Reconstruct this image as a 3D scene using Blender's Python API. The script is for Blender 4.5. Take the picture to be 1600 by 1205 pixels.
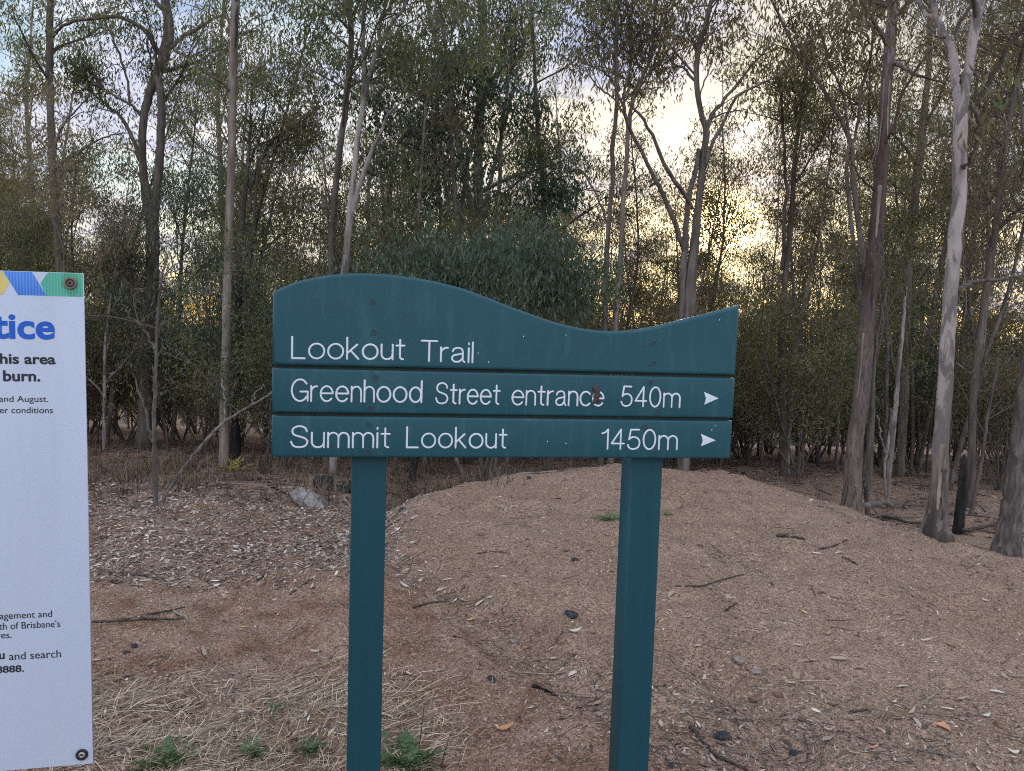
import bpy, math, random
import numpy as np

# ------------------------------------------------------------------ clear
for o in list(bpy.data.objects):
    bpy.data.objects.remove(o)
S = bpy.context.scene
C = S.collection
R_ = math.radians
random.seed(7)
RNG = np.random.default_rng(11)

# ------------------------------------------------------------------ camera
EYE = np.array([0.0, 0.0, 1.5])
FPX = 1207.0                       # focal length in pixels of a 1600 px wide frame
PITCH, ROLL = R_(4.28), R_(1.85)
_f = np.array([0, math.cos(PITCH), -math.sin(PITCH)])
_u0 = np.array([0, math.sin(PITCH), math.cos(PITCH)])
_r0 = np.array([1.0, 0, 0])
CAM_R = math.cos(ROLL) * _r0 + math.sin(ROLL) * _u0
CAM_U = math.cos(ROLL) * _u0 - math.sin(ROLL) * _r0
CAM_F = _f
cd = bpy.data.cameras.new('camera')
cam = bpy.data.objects.new('camera', cd)
C.objects.link(cam)
from mathutils import Matrix, Vector
M = Matrix(((CAM_R[0], CAM_U[0], -CAM_F[0], EYE[0]),
            (CAM_R[1], CAM_U[1], -CAM_F[1], EYE[1]),
            (CAM_R[2], CAM_U[2], -CAM_F[2], EYE[2]),
            (0, 0, 0, 1)))
cam.matrix_world = M
cd.sensor_fit = 'HORIZONTAL'
cd.sensor_width = 36.0
cd.lens = FPX / 1600 * 36.0
cd.clip_start = 0.05
cd.clip_end = 3000
S.camera = cam


def ray(px, py):
    d = CAM_F + CAM_R * ((px - 800) / FPX) - CAM_U * ((py - 602.5) / FPX)
    return d


def at(px, py, D):
    """the point seen at a pixel of the 1600x1205 photograph, D metres ahead (along +Y)"""
    d = ray(px, py)
    return EYE + d * (D / d[1])


# ------------------------------------------------------------------ world
SUN_D = ray(1118, 352)
SUN_D = SUN_D / np.linalg.norm(SUN_D)
SUN_EL = math.asin(SUN_D[2])
SUN_AZ = math.atan2(SUN_D[0], SUN_D[1])       # clockwise from +Y
W = bpy.data.worlds.new("World")
S.world = W
W.use_nodes = True
nt = W.node_tree
nt.nodes.clear()


def N(tree, t, **kw):
    n = tree.nodes.new(t)
    for k, v in kw.items():
        if k.startswith('i_'):
            n.inputs[k[2:].replace('_', ' ')].default_value = v
        elif k.startswith('n') and k[1:].isdigit():
            n.inputs[int(k[1:])].default_value = v
        else:
            setattr(n, k, v)
    return n


def L(tree, a, b):
    tree.links.new(a, b)


def mathn(t, op, a, b=None, clamp=False):
    n = t.nodes.new('ShaderNodeMath')
    n.operation = op
    n.use_clamp = clamp
    for i, v in enumerate((a, b)):
        if v is None:
            continue
        if isinstance(v, (int, float)):
            n.inputs[i].default_value = v
        else:
            t.links.new(v, n.inputs[i])
    return n.outputs[0]


def mixc(t, fac, a, b, mode='MIX'):
    n = t.nodes.new('ShaderNodeMix')
    n.data_type = 'RGBA'
    n.blend_type = mode
    n.clamp_factor = True
    for idx, v in ((0, fac), (6, a), (7, b)):
        if isinstance(v, (int, float)):
            n.inputs[idx].default_value = v
        elif isinstance(v, tuple):
            n.inputs[idx].default_value = (*v, 1) if len(v) == 3 else v
        else:
            t.links.new(v, n.inputs[idx])
    return n.outputs[2]


def ramp(t, fac, stops, interp='LINEAR'):
    n = t.nodes.new('ShaderNodeValToRGB')
    n.color_ramp.interpolation = interp
    e = n.color_ramp.elements
    while len(e) < len(stops):
        e.new(0.5)
    for i, (p, c) in enumerate(stops):
        e[i].position = p
        e[i].color = (c, c, c, 1) if isinstance(c, (int, float)) else (*c, 1)
    t.links.new(fac, n.inputs[0])
    return n.outputs[0]


def noise(t, vec, scale, detail=4, rough=0.55, dist=0.0):
    n = t.nodes.new('ShaderNodeTexNoise')
    n.inputs['Scale'].default_value = scale
    n.inputs['Detail'].default_value = detail
    n.inputs['Roughness'].default_value = rough
    n.inputs['Distortion'].default_value = dist
    if vec is not None:
        t.links.new(vec, n.inputs['Vector'])
    return n.outputs['Fac']


def mapping(t, vec, scale=(1, 1, 1), loc=(0, 0, 0)):
    n = t.nodes.new('ShaderNodeMapping')
    n.inputs['Scale'].default_value = scale
    n.inputs['Location'].default_value = loc
    t.links.new(vec, n.inputs['Vector'])
    return n.outputs[0]


SKY_STRENGTH = 0.10
EXPOSURE = 0.82
SUN_POWER = 0.9
sky = N(nt, 'ShaderNodeTexSky', sky_type='NISHITA', sun_disc=False)
sky.sun_elevation = SUN_EL
sky.sun_rotation = SUN_AZ
sky.altitude = 100
sky.air_density = 1.0
sky.dust_density = 1.5
sky.ozone_density = 1.5
geo = N(nt, 'ShaderNodeTexCoord')
dirv = geo.outputs['Generated']
sep = N(nt, 'ShaderNodeSeparateXYZ')
L(nt, dirv, sep.inputs[0])
dz = mathn(nt, 'MAXIMUM', sep.outputs[2], 0.0)
den = mathn(nt, 'ADD', dz, 0.16)
cx = mathn(nt, 'DIVIDE', sep.outputs[0], den)
cy = mathn(nt, 'DIVIDE', sep.outputs[1], den)
comb = N(nt, 'ShaderNodeCombineXYZ')
L(nt, cx, comb.inputs[0])
L(nt, cy, comb.inputs[1])
cvec = mapping(nt, comb.outputs[0], (0.8, 1.15, 1), (3.1, 0.4, 0))
cn = noise(nt, cvec, 1.5, 7, 0.6, 0.4)
cover = ramp(nt, cn, [(0.42, 0.0), (0.55, 1.0)])
cn2 = noise(nt, cvec, 2.6, 6, 0.6, 0.6)
# how near a direction is to the sun
vd = N(nt, 'ShaderNodeVectorMath', operation='DOT_PRODUCT')
L(nt, dirv, vd.inputs[0])
vd.inputs[1].default_value = tuple(SUN_D)
dot = mathn(nt, 'MAXIMUM', vd.outputs['Value'], 0.0)
wide = mathn(nt, 'POWER', dot, 9.0)
mid = mathn(nt, 'POWER', dot, 160.0)
tight = mathn(nt, 'POWER', dot, 2600.0)
west = mathn(nt, 'MULTIPLY_ADD', vd.outputs['Value'], 0.5)
west.node.inputs[2].default_value = 0.5
eastc = mixc(nt, ramp(nt, cn2, [(0.35, 0.0), (0.65, 1.0)]), (11.5, 12.5, 15.5), (16.5, 17.2, 19.5))
westc = mixc(nt, ramp(nt, cn2, [(0.35, 0.0), (0.65, 1.0)]), (2.6, 3.1, 4.7), (6.8, 6.6, 7.3))
cloudc = mixc(nt, ramp(nt, west, [(0.45, 0.0), (0.85, 1.0)]), eastc, westc)
cloudw = mixc(nt, ramp(nt, cn2, [(0.38, 0.0), (0.62, 1.0)]), (2.8, 2.8, 3.7), (8.6, 6.9, 4.1))
lowz = ramp(nt, sep.outputs[2], [(0.08, 1.0), (0.34, 0.0)])
cream = mathn(nt, 'MULTIPLY', lowz, mathn(nt, 'POWER', dot, 2.5))
cloud = mixc(nt, mathn(nt, 'MULTIPLY', cream, .9), cloudc, cloudw)
skyblue = mixc(nt, wide, mixc(nt, 1.0, sky.outputs[0], (1.6, 1.6, 1.6), 'MULTIPLY'), mixc(nt, 1.0, sky.outputs[0], (.22, .27, .36), 'MULTIPLY'))
skyc = mixc(nt, mathn(nt, 'MULTIPLY', cover, 0.92), skyblue, cloud)
glow = N(nt, 'ShaderNodeMix', data_type='RGBA', blend_type='ADD')
glow.inputs[0].default_value = 1.0
L(nt, skyc, glow.inputs[6])
g1 = mixc(nt, 1.0, (4.0, 2.7, .9), mid, 'MULTIPLY')
g2 = mixc(nt, 1.0, (150.0, 108.0, 44.0), tight, 'MULTIPLY')
gs = mixc(nt, 1.0, g1, g2, 'ADD')
L(nt, gs, glow.inputs[7])
bg = N(nt, 'ShaderNodeBackground')
bg.inputs['Strength'].default_value = SKY_STRENGTH
L(nt, glow.outputs[2], bg.inputs['Color'])
wo = N(nt, 'ShaderNodeOutputWorld')
L(nt, bg.outputs[0], wo.inputs[0])

# ------------------------------------------------------------------ sun
sd = bpy.data.lights.new('sun', 'SUN')
sd.energy = SUN_POWER
sd.angle = R_(10)
sd.color = (1.0, 0.86, 0.66)
sun = bpy.data.objects.new('sun', sd)
C.objects.link(sun)
sun.rotation_euler = Vector(tuple(SUN_D)).to_track_quat('Z', 'Y').to_euler()

S.view_settings.view_transform = 'Standard'
S.view_settings.look = 'None'
S.view_settings.exposure = EXPOSURE
S.view_settings.gamma = 1.0
S.view_settings.use_curve_mapping = False
cy_ = S.cycles
cy_.max_bounces = 4
cy_.diffuse_bounces = 3
cy_.glossy_bounces = 2
cy_.transmission_bounces = 3
cy_.transparent_max_bounces = 4
cy_.caustics_reflective = False
cy_.caustics_refractive = False
cy_.use_denoising = False
cy_.filter_width = 1.1
cy_.sample_clamp_indirect = 4.0


# ------------------------------------------------------------------ mesh helpers
def make_obj(name, parts, mats, parent=None, smooth=True):
    """parts: list of (verts Nx3, quads Mx4, material index, tint per vertex or None)"""
    vs, fs, mi, tn, o = [], [], [], [], 0
    for v, f, m, t in parts:
        if len(v) == 0:
            continue
        vs.append(v)
        fs.append(f + o)
        mi.append(np.full(len(f), m, dtype=np.int32))
        tn.append(np.zeros(len(v)) if t is None else t)
        o += len(v)
    v = np.concatenate(vs).astype(np.float32)
    f = np.concatenate(fs).astype(np.int32)
    mi = np.concatenate(mi)
    tn = np.concatenate(tn).astype(np.float32)
    me = bpy.data.meshes.new(name)
    me.vertices.add(len(v))
    me.vertices.foreach_set('co', v.ravel())
    tri = f[:, 2] == f[:, 3]
    nl = np.where(tri, 3, 4)
    mask = np.ones_like(f, dtype=bool)
    mask[:, 3] = ~tri
    me.loops.add(int(nl.sum()))
    me.loops.foreach_set('vertex_index', f[mask])
    me.polygons.add(len(f))
    me.polygons.foreach_set('loop_start', np.concatenate([[0], np.cumsum(nl)[:-1]]).astype(np.int32))
    me.polygons.foreach_set('material_index', mi)
    me.polygons.foreach_set('use_smooth', np.full(len(f), smooth))
    a = me.attributes.new('tint', 'FLOAT', 'POINT')
    a.data.foreach_set('value', tn)
    for m in mats:
        me.materials.append(m)
    me.update(calc_edges=True)
    ob = bpy.data.objects.new(name, me)
    C.objects.link(ob)
    if parent is not None:
        ob.parent = parent
    return ob


def empty(name, loc, label, cat, group=None, rz=0.0):
    o = bpy.data.objects.new(name, None)
    o.empty_display_size = 0.1
    C.objects.link(o)
    o.location = tuple(float(c) for c in loc)
    o.rotation_euler = (0, 0, rz)
    return tag(o, label, cat, group)


def tag(o, label=None, cat=None, group=None, kind=None):
    if label:
        o['label'] = label
    if cat:
        o['category'] = cat
    if group:
        o['group'] = group
    if kind:
        o['kind'] = kind
    return o


def copy_tree(o, parent=None):
    c = o.copy()
    C.objects.link(c)
    if parent is not None:
        c.parent = parent
        c.matrix_parent_inverse = o.matrix_parent_inverse.copy()
    for ch in list(o.children):
        copy_tree(ch, c)
    return c


def nrm(v):
    return v / (np.linalg.norm(v, axis=-1, keepdims=True) + 1e-12)


def tube(path, rad, sides=7, cap=True, flat=None, rough=0.0, rng=None):
    """a tapering tube; flat=(normal, factor) squashes it along a direction"""
    P = np.asarray(path, float)
    r = np.asarray(rad, float)
    if cap:
        t0, t1 = nrm(P[0] - P[1]), nrm(P[-1] - P[-2])
        P = np.concatenate([[P[0] + t0 * r[0] * .98, P[0] + t0 * r[0] * .6], P, [P[-1] + t1 * r[-1] * .6, P[-1] + t1 * r[-1] * .98]])
        r = np.concatenate([[r[0] * .12, r[0] * .78], r, [r[-1] * .78, r[-1] * .12]])
    T = np.gradient(P, axis=0)
    T = nrm(T)
    m = np.abs(T.mean(0))
    if flat is not None:
        ref = np.asarray(flat[0], float)
        B = np.broadcast_to(ref, T.shape)
        A = nrm(np.cross(T, B))
    else:
        ref = np.eye(3)[np.argmin(m)]
        A = nrm(np.cross(T, ref))
        B = np.cross(T, A)
    th = np.linspace(0, 2 * np.pi, sides, endpoint=False)
    k = 1.0 if flat is None else flat[1]
    rr = np.broadcast_to(r[:, None], (len(r), sides)).copy()
    if rough and rng is not None:
        rr *= 1 + rough * rng.standard_normal(rr.shape)
    co = P[:, None] + rr[..., None] * (A[:, None] * np.cos(th)[None, :, None] + B[:, None] * (np.sin(th) * k)[None, :, None])
    n = len(P)
    v = co.reshape(-1, 3)
    i = np.arange(n - 1)[:, None] * sides
    j = np.arange(sides)[None]
    j2 = (j + 1) % sides
    f = np.stack([i + j, i + j2, i + sides + j2, i + sides + j], -1).reshape(-1, 4)
    return v, f


def spline(pts, n):
    """Catmull-Rom through the rows of pts (any columns), n samples"""
    p = np.asarray(pts, float)
    if len(p) == 2:
        t = np.linspace(0, 1, n)[:, None]
        return p[0] * (1 - t) + p[1] * t
    q = np.concatenate([[2 * p[0] - p[1]], p, [2 * p[-1] - p[-2]]])
    s = np.linspace(0, len(p) - 1 - 1e-9, n)
    i = s.astype(int)
    t = (s - i)[:, None]
    a, b, c, d = q[i], q[i + 1], q[i + 2], q[i + 3]
    return 0.5 * (2 * b + (c - a) * t + (2 * a - 5 * b + 4 * c - d) * t ** 2 + (3 * b - a - 3 * c + d) * t ** 3)


def box(x0, x1, y0, y1, z0, z1):
    v = np.array([[x, y, z] for x in (x0, x1) for y in (y0, y1) for z in (z0, z1)], float)
    f = np.array([[0, 1, 3, 2], [4, 6, 7, 5], [0, 4, 5, 1], [2, 3, 7, 6], [0, 2, 6, 4], [1, 5, 7, 3]])
    return v, f


def leaves(rng, cen, n_each, sig, Ls, Ws, droop=0.8, tint=None, bend=0.12):
    """leaf blades scattered round the rows of cen; one bent quad pair each"""
    cen = np.asarray(cen, float)
    K = len(cen)
    idx = np.repeat(np.arange(K), n_each)
    n = len(idx)
    sg = np.asarray(sig, float)
    sgv = sg if sg.ndim else np.full(3, sg)
    g = rng.standard_normal((n, 3))
    g *= np.minimum(1, 2.0 / np.linalg.norm(g, axis=1, keepdims=True))
    if sgv.ndim == 2:
        off = g * sgv[idx]
    else:
        off = g * sgv
    base = cen[idx] + off
    ax = rng.standard_normal((n, 3))
    ax = nrm(ax) * (1 - droop) * 1.3 + np.array([0, 0, -1.0]) * droop
    ax = nrm(ax + 0.15 * rng.standard_normal((n, 3)))
    sd_ = nrm(np.cross(ax, rng.standard_normal((n, 3))))
    nn = np.cross(ax, sd_)
    Lr = rng.uniform(Ls[0], Ls[1], (n, 1))
    Wr = rng.uniform(Ws[0], Ws[1], (n, 1)) * 0.5
    mid_ = base + ax * Lr * 0.42 + nn * Lr * bend
    v = np.stack([base, mid_ + sd_ * Wr, base + ax * Lr, mid_ - sd_ * Wr], 1).reshape(-1, 3)
    f = np.arange(n * 4).reshape(n, 4)
    ct = rng.uniform(0, 1, K)
    t = np.clip(0.6 * ct[idx] + 0.4 * rng.uniform(0, 1, n), 0, 1)
    if tint is not None:
        t = np.clip(tint[0] + t * (tint[1] - tint[0]), 0, 1)
    return v, f, np.repeat(t, 4)


def vnoise(x, y, scale, seed=0):
    """smooth value noise on arrays, range about -1..1"""
    xs, ys = x * scale, y * scale
    xi, yi = np.floor(xs).astype(np.int64), np.floor(ys).astype(np.int64)
    fx, fy = xs - xi, ys - yi
    fx = fx * fx * (3 - 2 * fx)
    fy = fy * fy * (3 - 2 * fy)

    def h(a, b):
        k = (a * 374761393 + b * 668265263 + seed * 974634777) & 0xffffffff
        k = ((k ^ (k >> 13)) * 1274126177) & 0xffffffff
        k = k ^ (k >> 16)
        return (k & 0xffff) / 32767.5 - 1
    return (h(xi, yi) * (1 - fx) + h(xi + 1, yi) * fx) * (1 - fy) + (h(xi, yi + 1) * (1 - fx) + h(xi + 1, yi + 1) * fx) * fy


def sstep(t):
    t = np.clip(t, 0, 1)
    return t * t * (3 - 2 * t)


# ------------------------------------------------------------------ the lie of the land
CX = np.array([-9, -1.4, -.88, 0, 1.0, 2.0, 2.4, 2.7, 3.0, 3.2, 3.45, 5, 9.])
CZ = np.array([0., .0, .12, .17, .25, .22, .185, .146, .10, .08, .07, .0, -.1])
CY = np.array([5.2, 5.2, 5.6, 6.8, 7.0, 6.8, 6.4, 6.1, 5.7, 5.4, 5.2, 4.2, 3.5])


def ground(x, y, fine=True):
    x = np.asarray(x, float)
    y = np.asarray(y, float)
    far = np.interp(y, [7, 8.5, 10, 12, 20, 50, 80, 4000], [-.12, -.34, -.52, -.66, -1.55, -5.4, -7.0, -7.0])
    left = np.where(y < 7, np.interp(y, [-100, 5.2, 7], [0, 0, -.12]), far)
    cz, yc = np.interp(x, CX, CZ), np.interp(x, CX, CY)
    t = np.clip((y - 2.4) / (yc - 2.4 + 1e-6), 0, 1)
    front = cz * np.sin(t * np.pi / 2) ** 1.2
    # the foot of the mound: a shallow washed-out line running to the lower right
    lx = -0.85 + (5.0 - y) * 0.62
    front = front - 0.075 * np.exp(-((x - lx) / 0.20) ** 2) * sstep((y - 2.6) / .6) * sstep((5.6 - y) / .6)
    back = cz - (cz + 0.60) * sstep((y - yc) / 2.6)
    right = np.where(y < yc, front, np.where(y < yc + 2.6, back, np.minimum(-0.60, far)))
    m = sstep((x + 1.5) / 0.8)
    z = left * (1 - m) + right * m
    if fine:
        k = np.exp(-np.maximum(y - 6, 0) / 8)
        z = z + k * (0.040 * vnoise(x, y, 1.1, 1) + 0.032 * vnoise(x, y, 2.9, 2) + 0.019 * vnoise(x, y, 7.3, 3) * (1 + vnoise(x, y, .8, 9)) + 0.007 * vnoise(x, y, 17.0, 4))
        z = z - .05 * np.exp(-((x - .62 - (4 - y) * .35 - .06 * vnoise(x, y, 3, 12)) / .10) ** 2) * sstep((y - 1.6) / .5) * sstep((4.4 - y) / 1.2)
        z = z + (1 - k) * 0.10 * vnoise(x, y, .35, 5)
    return z


def gpt(px, py, lo=1.2, hi=40.0):
    """where the ray through a pixel meets the ground"""
    d = ray(px, py)
    d = d / d[1]
    D = np.linspace(lo, hi, 6000)
    p = EYE + d[None] * D[:, None]
    b = p[:, 2] < ground(p[:, 0], p[:, 1])
    i = int(np.argmax(b)) if b.any() else len(D) - 1
    q = p[i].copy()
    q[2] = float(ground(q[0], q[1]))
    return q


# ------------------------------------------------------------------ materials
def mat(name):
    m = bpy.data.materials.new(name)
    m.use_nodes = True
    t = m.node_tree
    b = t.nodes['Principled BSDF']
    return m, t, b


def obj_coord(t):
    return t.nodes.new('ShaderNodeTexCoord').outputs['Object']


def bump(t, b, h, strength, dist=0.01):
    n = t.nodes.new('ShaderNodeBump')
    n.inputs['Strength'].default_value = strength
    n.inputs['Distance'].default_value = dist
    t.links.new(h, n.inputs['Height'])
    t.links.new(n.outputs[0], b.inputs['Normal'])


def leaf_mat(name, c0, c1, c2, trans=0.35, rough=0.5):
    m, t, b = mat(name)
    a = t.nodes.new('ShaderNodeAttribute')
    a.attribute_name = 'tint'
    oi = t.nodes.new('ShaderNodeObjectInfo')
    v = mathn(t, 'ADD', mathn(t, 'MULTIPLY', a.outputs['Fac'], 0.62), mathn(t, 'MULTIPLY', oi.outputs['Random'], 0.42))
    col = ramp(t, v, [(0.05, c0), (0.5, c1), (0.95, c2)])
    t.links.new(col, b.inputs['Base Color'])
    b.inputs['Roughness'].default_value = rough
    b.inputs['Specular IOR Level'].default_value = 0.5
    tr = t.nodes.new('ShaderNodeBsdfTranslucent')
    tcol = mixc(t, 1.0, col, (1.5, 1.35, 0.75), 'MULTIPLY')
    t.links.new(tcol, tr.inputs['Color'])
    mx = t.nodes.new('ShaderNodeMixShader')
    mx.inputs[0].default_value = trans
    t.links.new(b.outputs[0], mx.inputs[1])
    t.links.new(tr.outputs[0], mx.inputs[2])
    t.links.new(mx.outputs[0], t.nodes['Material Output'].inputs['Surface'])
    return m


def bark_mat(name, dark, light, patch=None, scale=14.0, streak=0.16, zones=None, bumpy=0.5, pscale=(9, 9, 2.2), zamp=1.8):
    """streaky bark; patch = colour of shed patches; zones = ((height, colour), ...) the bark's own colour up the stem"""
    m, t, b = mat(name)
    co = obj_coord(t)
    v1 = mapping(t, co, (scale, scale, scale * streak))
    n1 = noise(t, v1, 1.0, 6, 0.65, 0.3)
    n2 = noise(t, co, 3.0, 3, 0.5)
    col = mixc(t, ramp(t, n1, [(0.36, 0.0), (0.64, 1.0)]), dark, light)
    if zones:
        z = t.nodes.new('ShaderNodeSeparateXYZ')
        t.links.new(co, z.inputs[0])
        hz = mathn(t, 'ADD', z.outputs[2], mathn(t, 'MULTIPLY', mathn(t, 'SUBTRACT', noise(t, mapping(t, co, (4, 4, .8)), 1.0, 4), 0.5), zamp))
        top = zones[-1][0]
        hz = mathn(t, 'DIVIDE', hz, top, clamp=True)
        zc = ramp(t, hz, [(h / top, c) for h, c in zones])
        col = mixc(t, 1.0, zc, ramp(t, n1, [(0.3, 0.45), (0.62, 1.25)]), 'MULTIPLY')
    if patch:
        n3 = noise(t, mapping(t, co, pscale), 1.0, 4, 0.6, 0.6)
        col = mixc(t, ramp(t, n3, [(0.50, 0.0), (0.58, 1.0)]), col, patch)
    col = mixc(t, ramp(t, n2, [(0.3, 0.0), (0.7, 0.5)]), col, mixc(t, 1.0, col, (.62, .6, .58), 'MULTIPLY'))
    t.links.new(col, b.inputs['Base Color'])
    b.inputs['Roughness'].default_value = 0.85
    b.inputs['Specular IOR Level'].default_value = 0.15
    bump(t, b, n1, bumpy, 0.012)
    return m


def plain(name, c, rough=0.6, spec=0.3, metal=0.0, var=0.15, scale=40.0):
    m, t, b = mat(name)
    co = obj_coord(t)
    n = noise(t, co, scale, 5, 0.6)
    col = mixc(t, n, tuple(x * (1 - var) for x in c), tuple(min(1, x * (1 + var)) for x in c))
    t.links.new(col, b.inputs['Base Color'])
    b.inputs['Roughness'].default_value = rough
    b.inputs['Specular IOR Level'].default_value = spec
    b.inputs['Metallic'].default_value = metal
    return m


def tint_mat(name, stops, rough=0.8, trans=0.0):
    m, t, b = mat(name)
    a = t.nodes.new('ShaderNodeAttribute')
    a.attribute_name = 'tint'
    col = ramp(t, a.outputs['Fac'], stops)
    t.links.new(col, b.inputs['Base Color'])
    b.inputs['Roughness'].default_value = rough
    b.inputs['Specular IOR Level'].default_value = 0.2
    return m


GUM = leaf_mat('gum_leaf', (.040, .056, .025), (.084, .104, .046), (.165, .165, .080), 0.45)
GUMB = leaf_mat('gum_leaf_brownish', (.070, .066, .036), (.120, .108, .060), (.190, .155, .090), 0.45)
TEAL = leaf_mat('broad_leaf', (.024, .048, .030), (.044, .074, .044), (.085, .118, .072), 0.34, 0.55)
SCRUB = leaf_mat('scrub_leaf', (.046, .060, .028), (.104, .114, .058), (.20, .188, .10), 0.45)
SCRUBB = leaf_mat('scrub_leaf_dry', (.085, .070, .042), (.140, .115, .070), (.205, .165, .105), 0.45)
WEED = leaf_mat('weed_leaf', (.05, .095, .035), (.085, .145, .055), (.14, .195, .09), 0.3)
TWIG = plain('twig_bark', (.085, .068, .055), 0.9, 0.1, var=.4, scale=12)

B_DARK = bark_mat('bark_dark', (.055, .044, .038), (.15, .122, .105))
B_GREY = bark_mat('bark_grey', (.065, .053, .046), (.185, .157, .138))
B_PALE = bark_mat('bark_pale', (.15, .125, .112), (.34, .295, .27), (.11, .095, .088), 10)
B_TAN = bark_mat('bark_tan', (.125, .10, .082), (.27, .225, .19))
B_BURNT = bark_mat('bark_burnt', (.010, .009, .009), (.035, .032, .031))
B_BIG = bark_mat('bark_big', (.06, .04, .034), (.2, .15, .13), (.085, .068, .062), 16, .14,
                 ((0.0, (.165, .128, .108)), (2.0, (.130, .098, .085)), (2.8, (.070, .045, .040)), (4.6, (.098, .062, .055)), (5.8, (.27, .23, .22)), (7.2, (.40, .36, .35))), .8, (34, 34, 9))
B_GUM = bark_mat('bark_gum', (.25, .21, .19), (.45, .39, .36), (.145, .125, .118), 8, .2,
                 ((0.0, (.045, .034, .030)), (0.30, (.15, .115, .10)), (0.8, (.24, .20, .18)), (1.8, (.31, .27, .25)), (4.0, (.33, .29, .27)), (8.0, (.44, .375, .33))), .6, (15, 15, 5), .7)
B_SCORCH = bark_mat('bark_scorched', (.02, .02, .02), (.1, .1, .1), None, 14, .16, ((0.0, (.018, .017, .017)), (2.4, (.022, .020, .020)), (3.4, (.085, .070, .060)), (7.0, (.13, .11, .095))))
B_ROUGH = bark_mat('bark_rough', (.055, .045, .040), (.175, .15, .135), (.07, .058, .052), 18, .15, None, .9, (26, 26, 6))
DEADWOOD = bark_mat('dead_wood', (.065, .053, .046), (.20, .172, .152), None, 30, .2)

# ground
m_ground, t, b = mat('bare_earth')
co = obj_coord(t)
nA = noise(t, co, 0.9, 5, 0.6, 0.3)
nB = noise(t, co, 4.5, 5, 0.62, 0.2)
nC = noise(t, co, 38.0, 6, 0.7)
vo = t.nodes.new('ShaderNodeTexVoronoi')
vo.inputs['Scale'].default_value = 150
t.links.new(co, vo.inputs['Vector'])
vo2 = t.nodes.new('ShaderNodeTexVoronoi')
vo2.inputs['Scale'].default_value = 330
t.links.new(co, vo2.inputs['Vector'])
c1 = mixc(t, ramp(t, nA, [(0.35, 0), (0.65, 1)]), (.322, .205, .145), (.415, .292, .220))
c2 = mixc(t, ramp(t, nB, [(0.40, 0), (0.68, .85)]), c1, (.190, .102, .062))
gs_ = t.nodes.new('ShaderNodeSeparateXYZ')
t.links.new(co, gs_.inputs[0])
side = mathn(t, 'ADD', mathn(t, 'ADD', gs_.outputs[0], mathn(t, 'MULTIPLY', gs_.outputs[1], .62)), mathn(t, 'MULTIPLY', nB, .8))
c2 = mixc(t, mathn(t, 'MULTIPLY', ramp(t, mathn(t, 'SUBTRACT', side, 2.55), [(0.0, 0.0), (.7, .5)]), ramp(t, nB, [(.35, .55), (.6, 1.0)])), c2, (.40, .295, .222))
c3 = mixc(t, ramp(t, nC, [(0.35, 0.0), (0.7, 1)]), mixc(t, 1.0, c2, (.62, .60, .58), 'MULTIPLY'), c2)
sepc = t.nodes.new('ShaderNodeSeparateColor')
t.links.new(vo.outputs['Color'], sepc.inputs[0])
c4 = mixc(t, 1.0, c3, ramp(t, sepc.outputs[0], [(0.0, .45), (0.4, .95), (0.9, 1.2), (1.0, 1.75)]), 'MULTIPLY')
sepc2 = t.nodes.new('ShaderNodeSeparateColor')
t.links.new(vo2.outputs['Color'], sepc2.inputs[0])
c5 = mixc(t, 1.0, c4, ramp(t, sepc2.outputs[1], [(0.0, .7), (0.6, 1.0), (1.0, 1.4)]), 'MULTIPLY')
t.links.new(c5, b.inputs['Base Color'])
b.inputs['Roughness'].default_value = 0.95
b.inputs['Specular IOR Level'].default_value = 0.1
hh = mathn(t, 'ADD', mathn(t, 'MULTIPLY', vo.outputs['Distance'], -0.7), nC)
bump(t, b, hh, 0.9, 0.012)

LITTER = tint_mat('leaf_litter', [(0.0, (.055, .042, .035)), (.3, (.135, .100, .078)), (.6, (.26, .205, .165)), (.85, (.40, .335, .275)), (1.0, (.58, .53, .46))])
STONES = tint_mat('gravel_stones', [(0.0, (.035, .030, .030)), (.2, (.14, .10, .078)), (.55, (.29, .215, .172)), (.85, (.38, .305, .255)), (1.0, (.47, .40, .34))])
STRAW = tint_mat('dry_straw', [(0.0, (.10, .07, .048)), (.4, (.27, .20, .135)), (.75, (.48, .385, .27)), (1.0, (.68, .57, .42))])
DRYG = tint_mat('dry_grass', [(0.0, (.045, .030, .020)), (.5, (.095, .066, .043)), (1.0, (.19, .14, .09))])
STICKS = tint_mat('fallen_sticks', [(0.0, (.05, .038, .032)), (.5, (.13, .10, .085)), (1.0, (.30, .25, .21))])


# ================================================================== the trail sign
import bmesh
YAW = R_(9.882)
SW = 1.2868
SD = np.array([math.cos(YAW), math.sin(YAW), 0])
SO = np.array([-0.6239, 2.0, 1.5])
SN = np.array([math.sin(YAW), -math.cos(YAW), 0])


def splane(px, py, O=SO, d=SD, n=SN):
    r = ray(px, py)
    s = np.dot(O - EYE, n) / np.dot(r, n)
    q = EYE + r * s - O
    return float(np.dot(q, d)), float(q[2])


_mid = SO + SD * SW / 2
BASEZ = float(ground(_mid[0], _mid[1]))
sign = empty('trail_sign', (_mid[0], _mid[1], BASEZ),
             'green timber trail sign with wavy top and white routed lettering on two posts', 'sign', rz=YAW)
ZO = 1.5 - BASEZ


def sl(px, py):
    u, v = splane(px, py)
    return u - SW / 2, v + ZO


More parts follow.
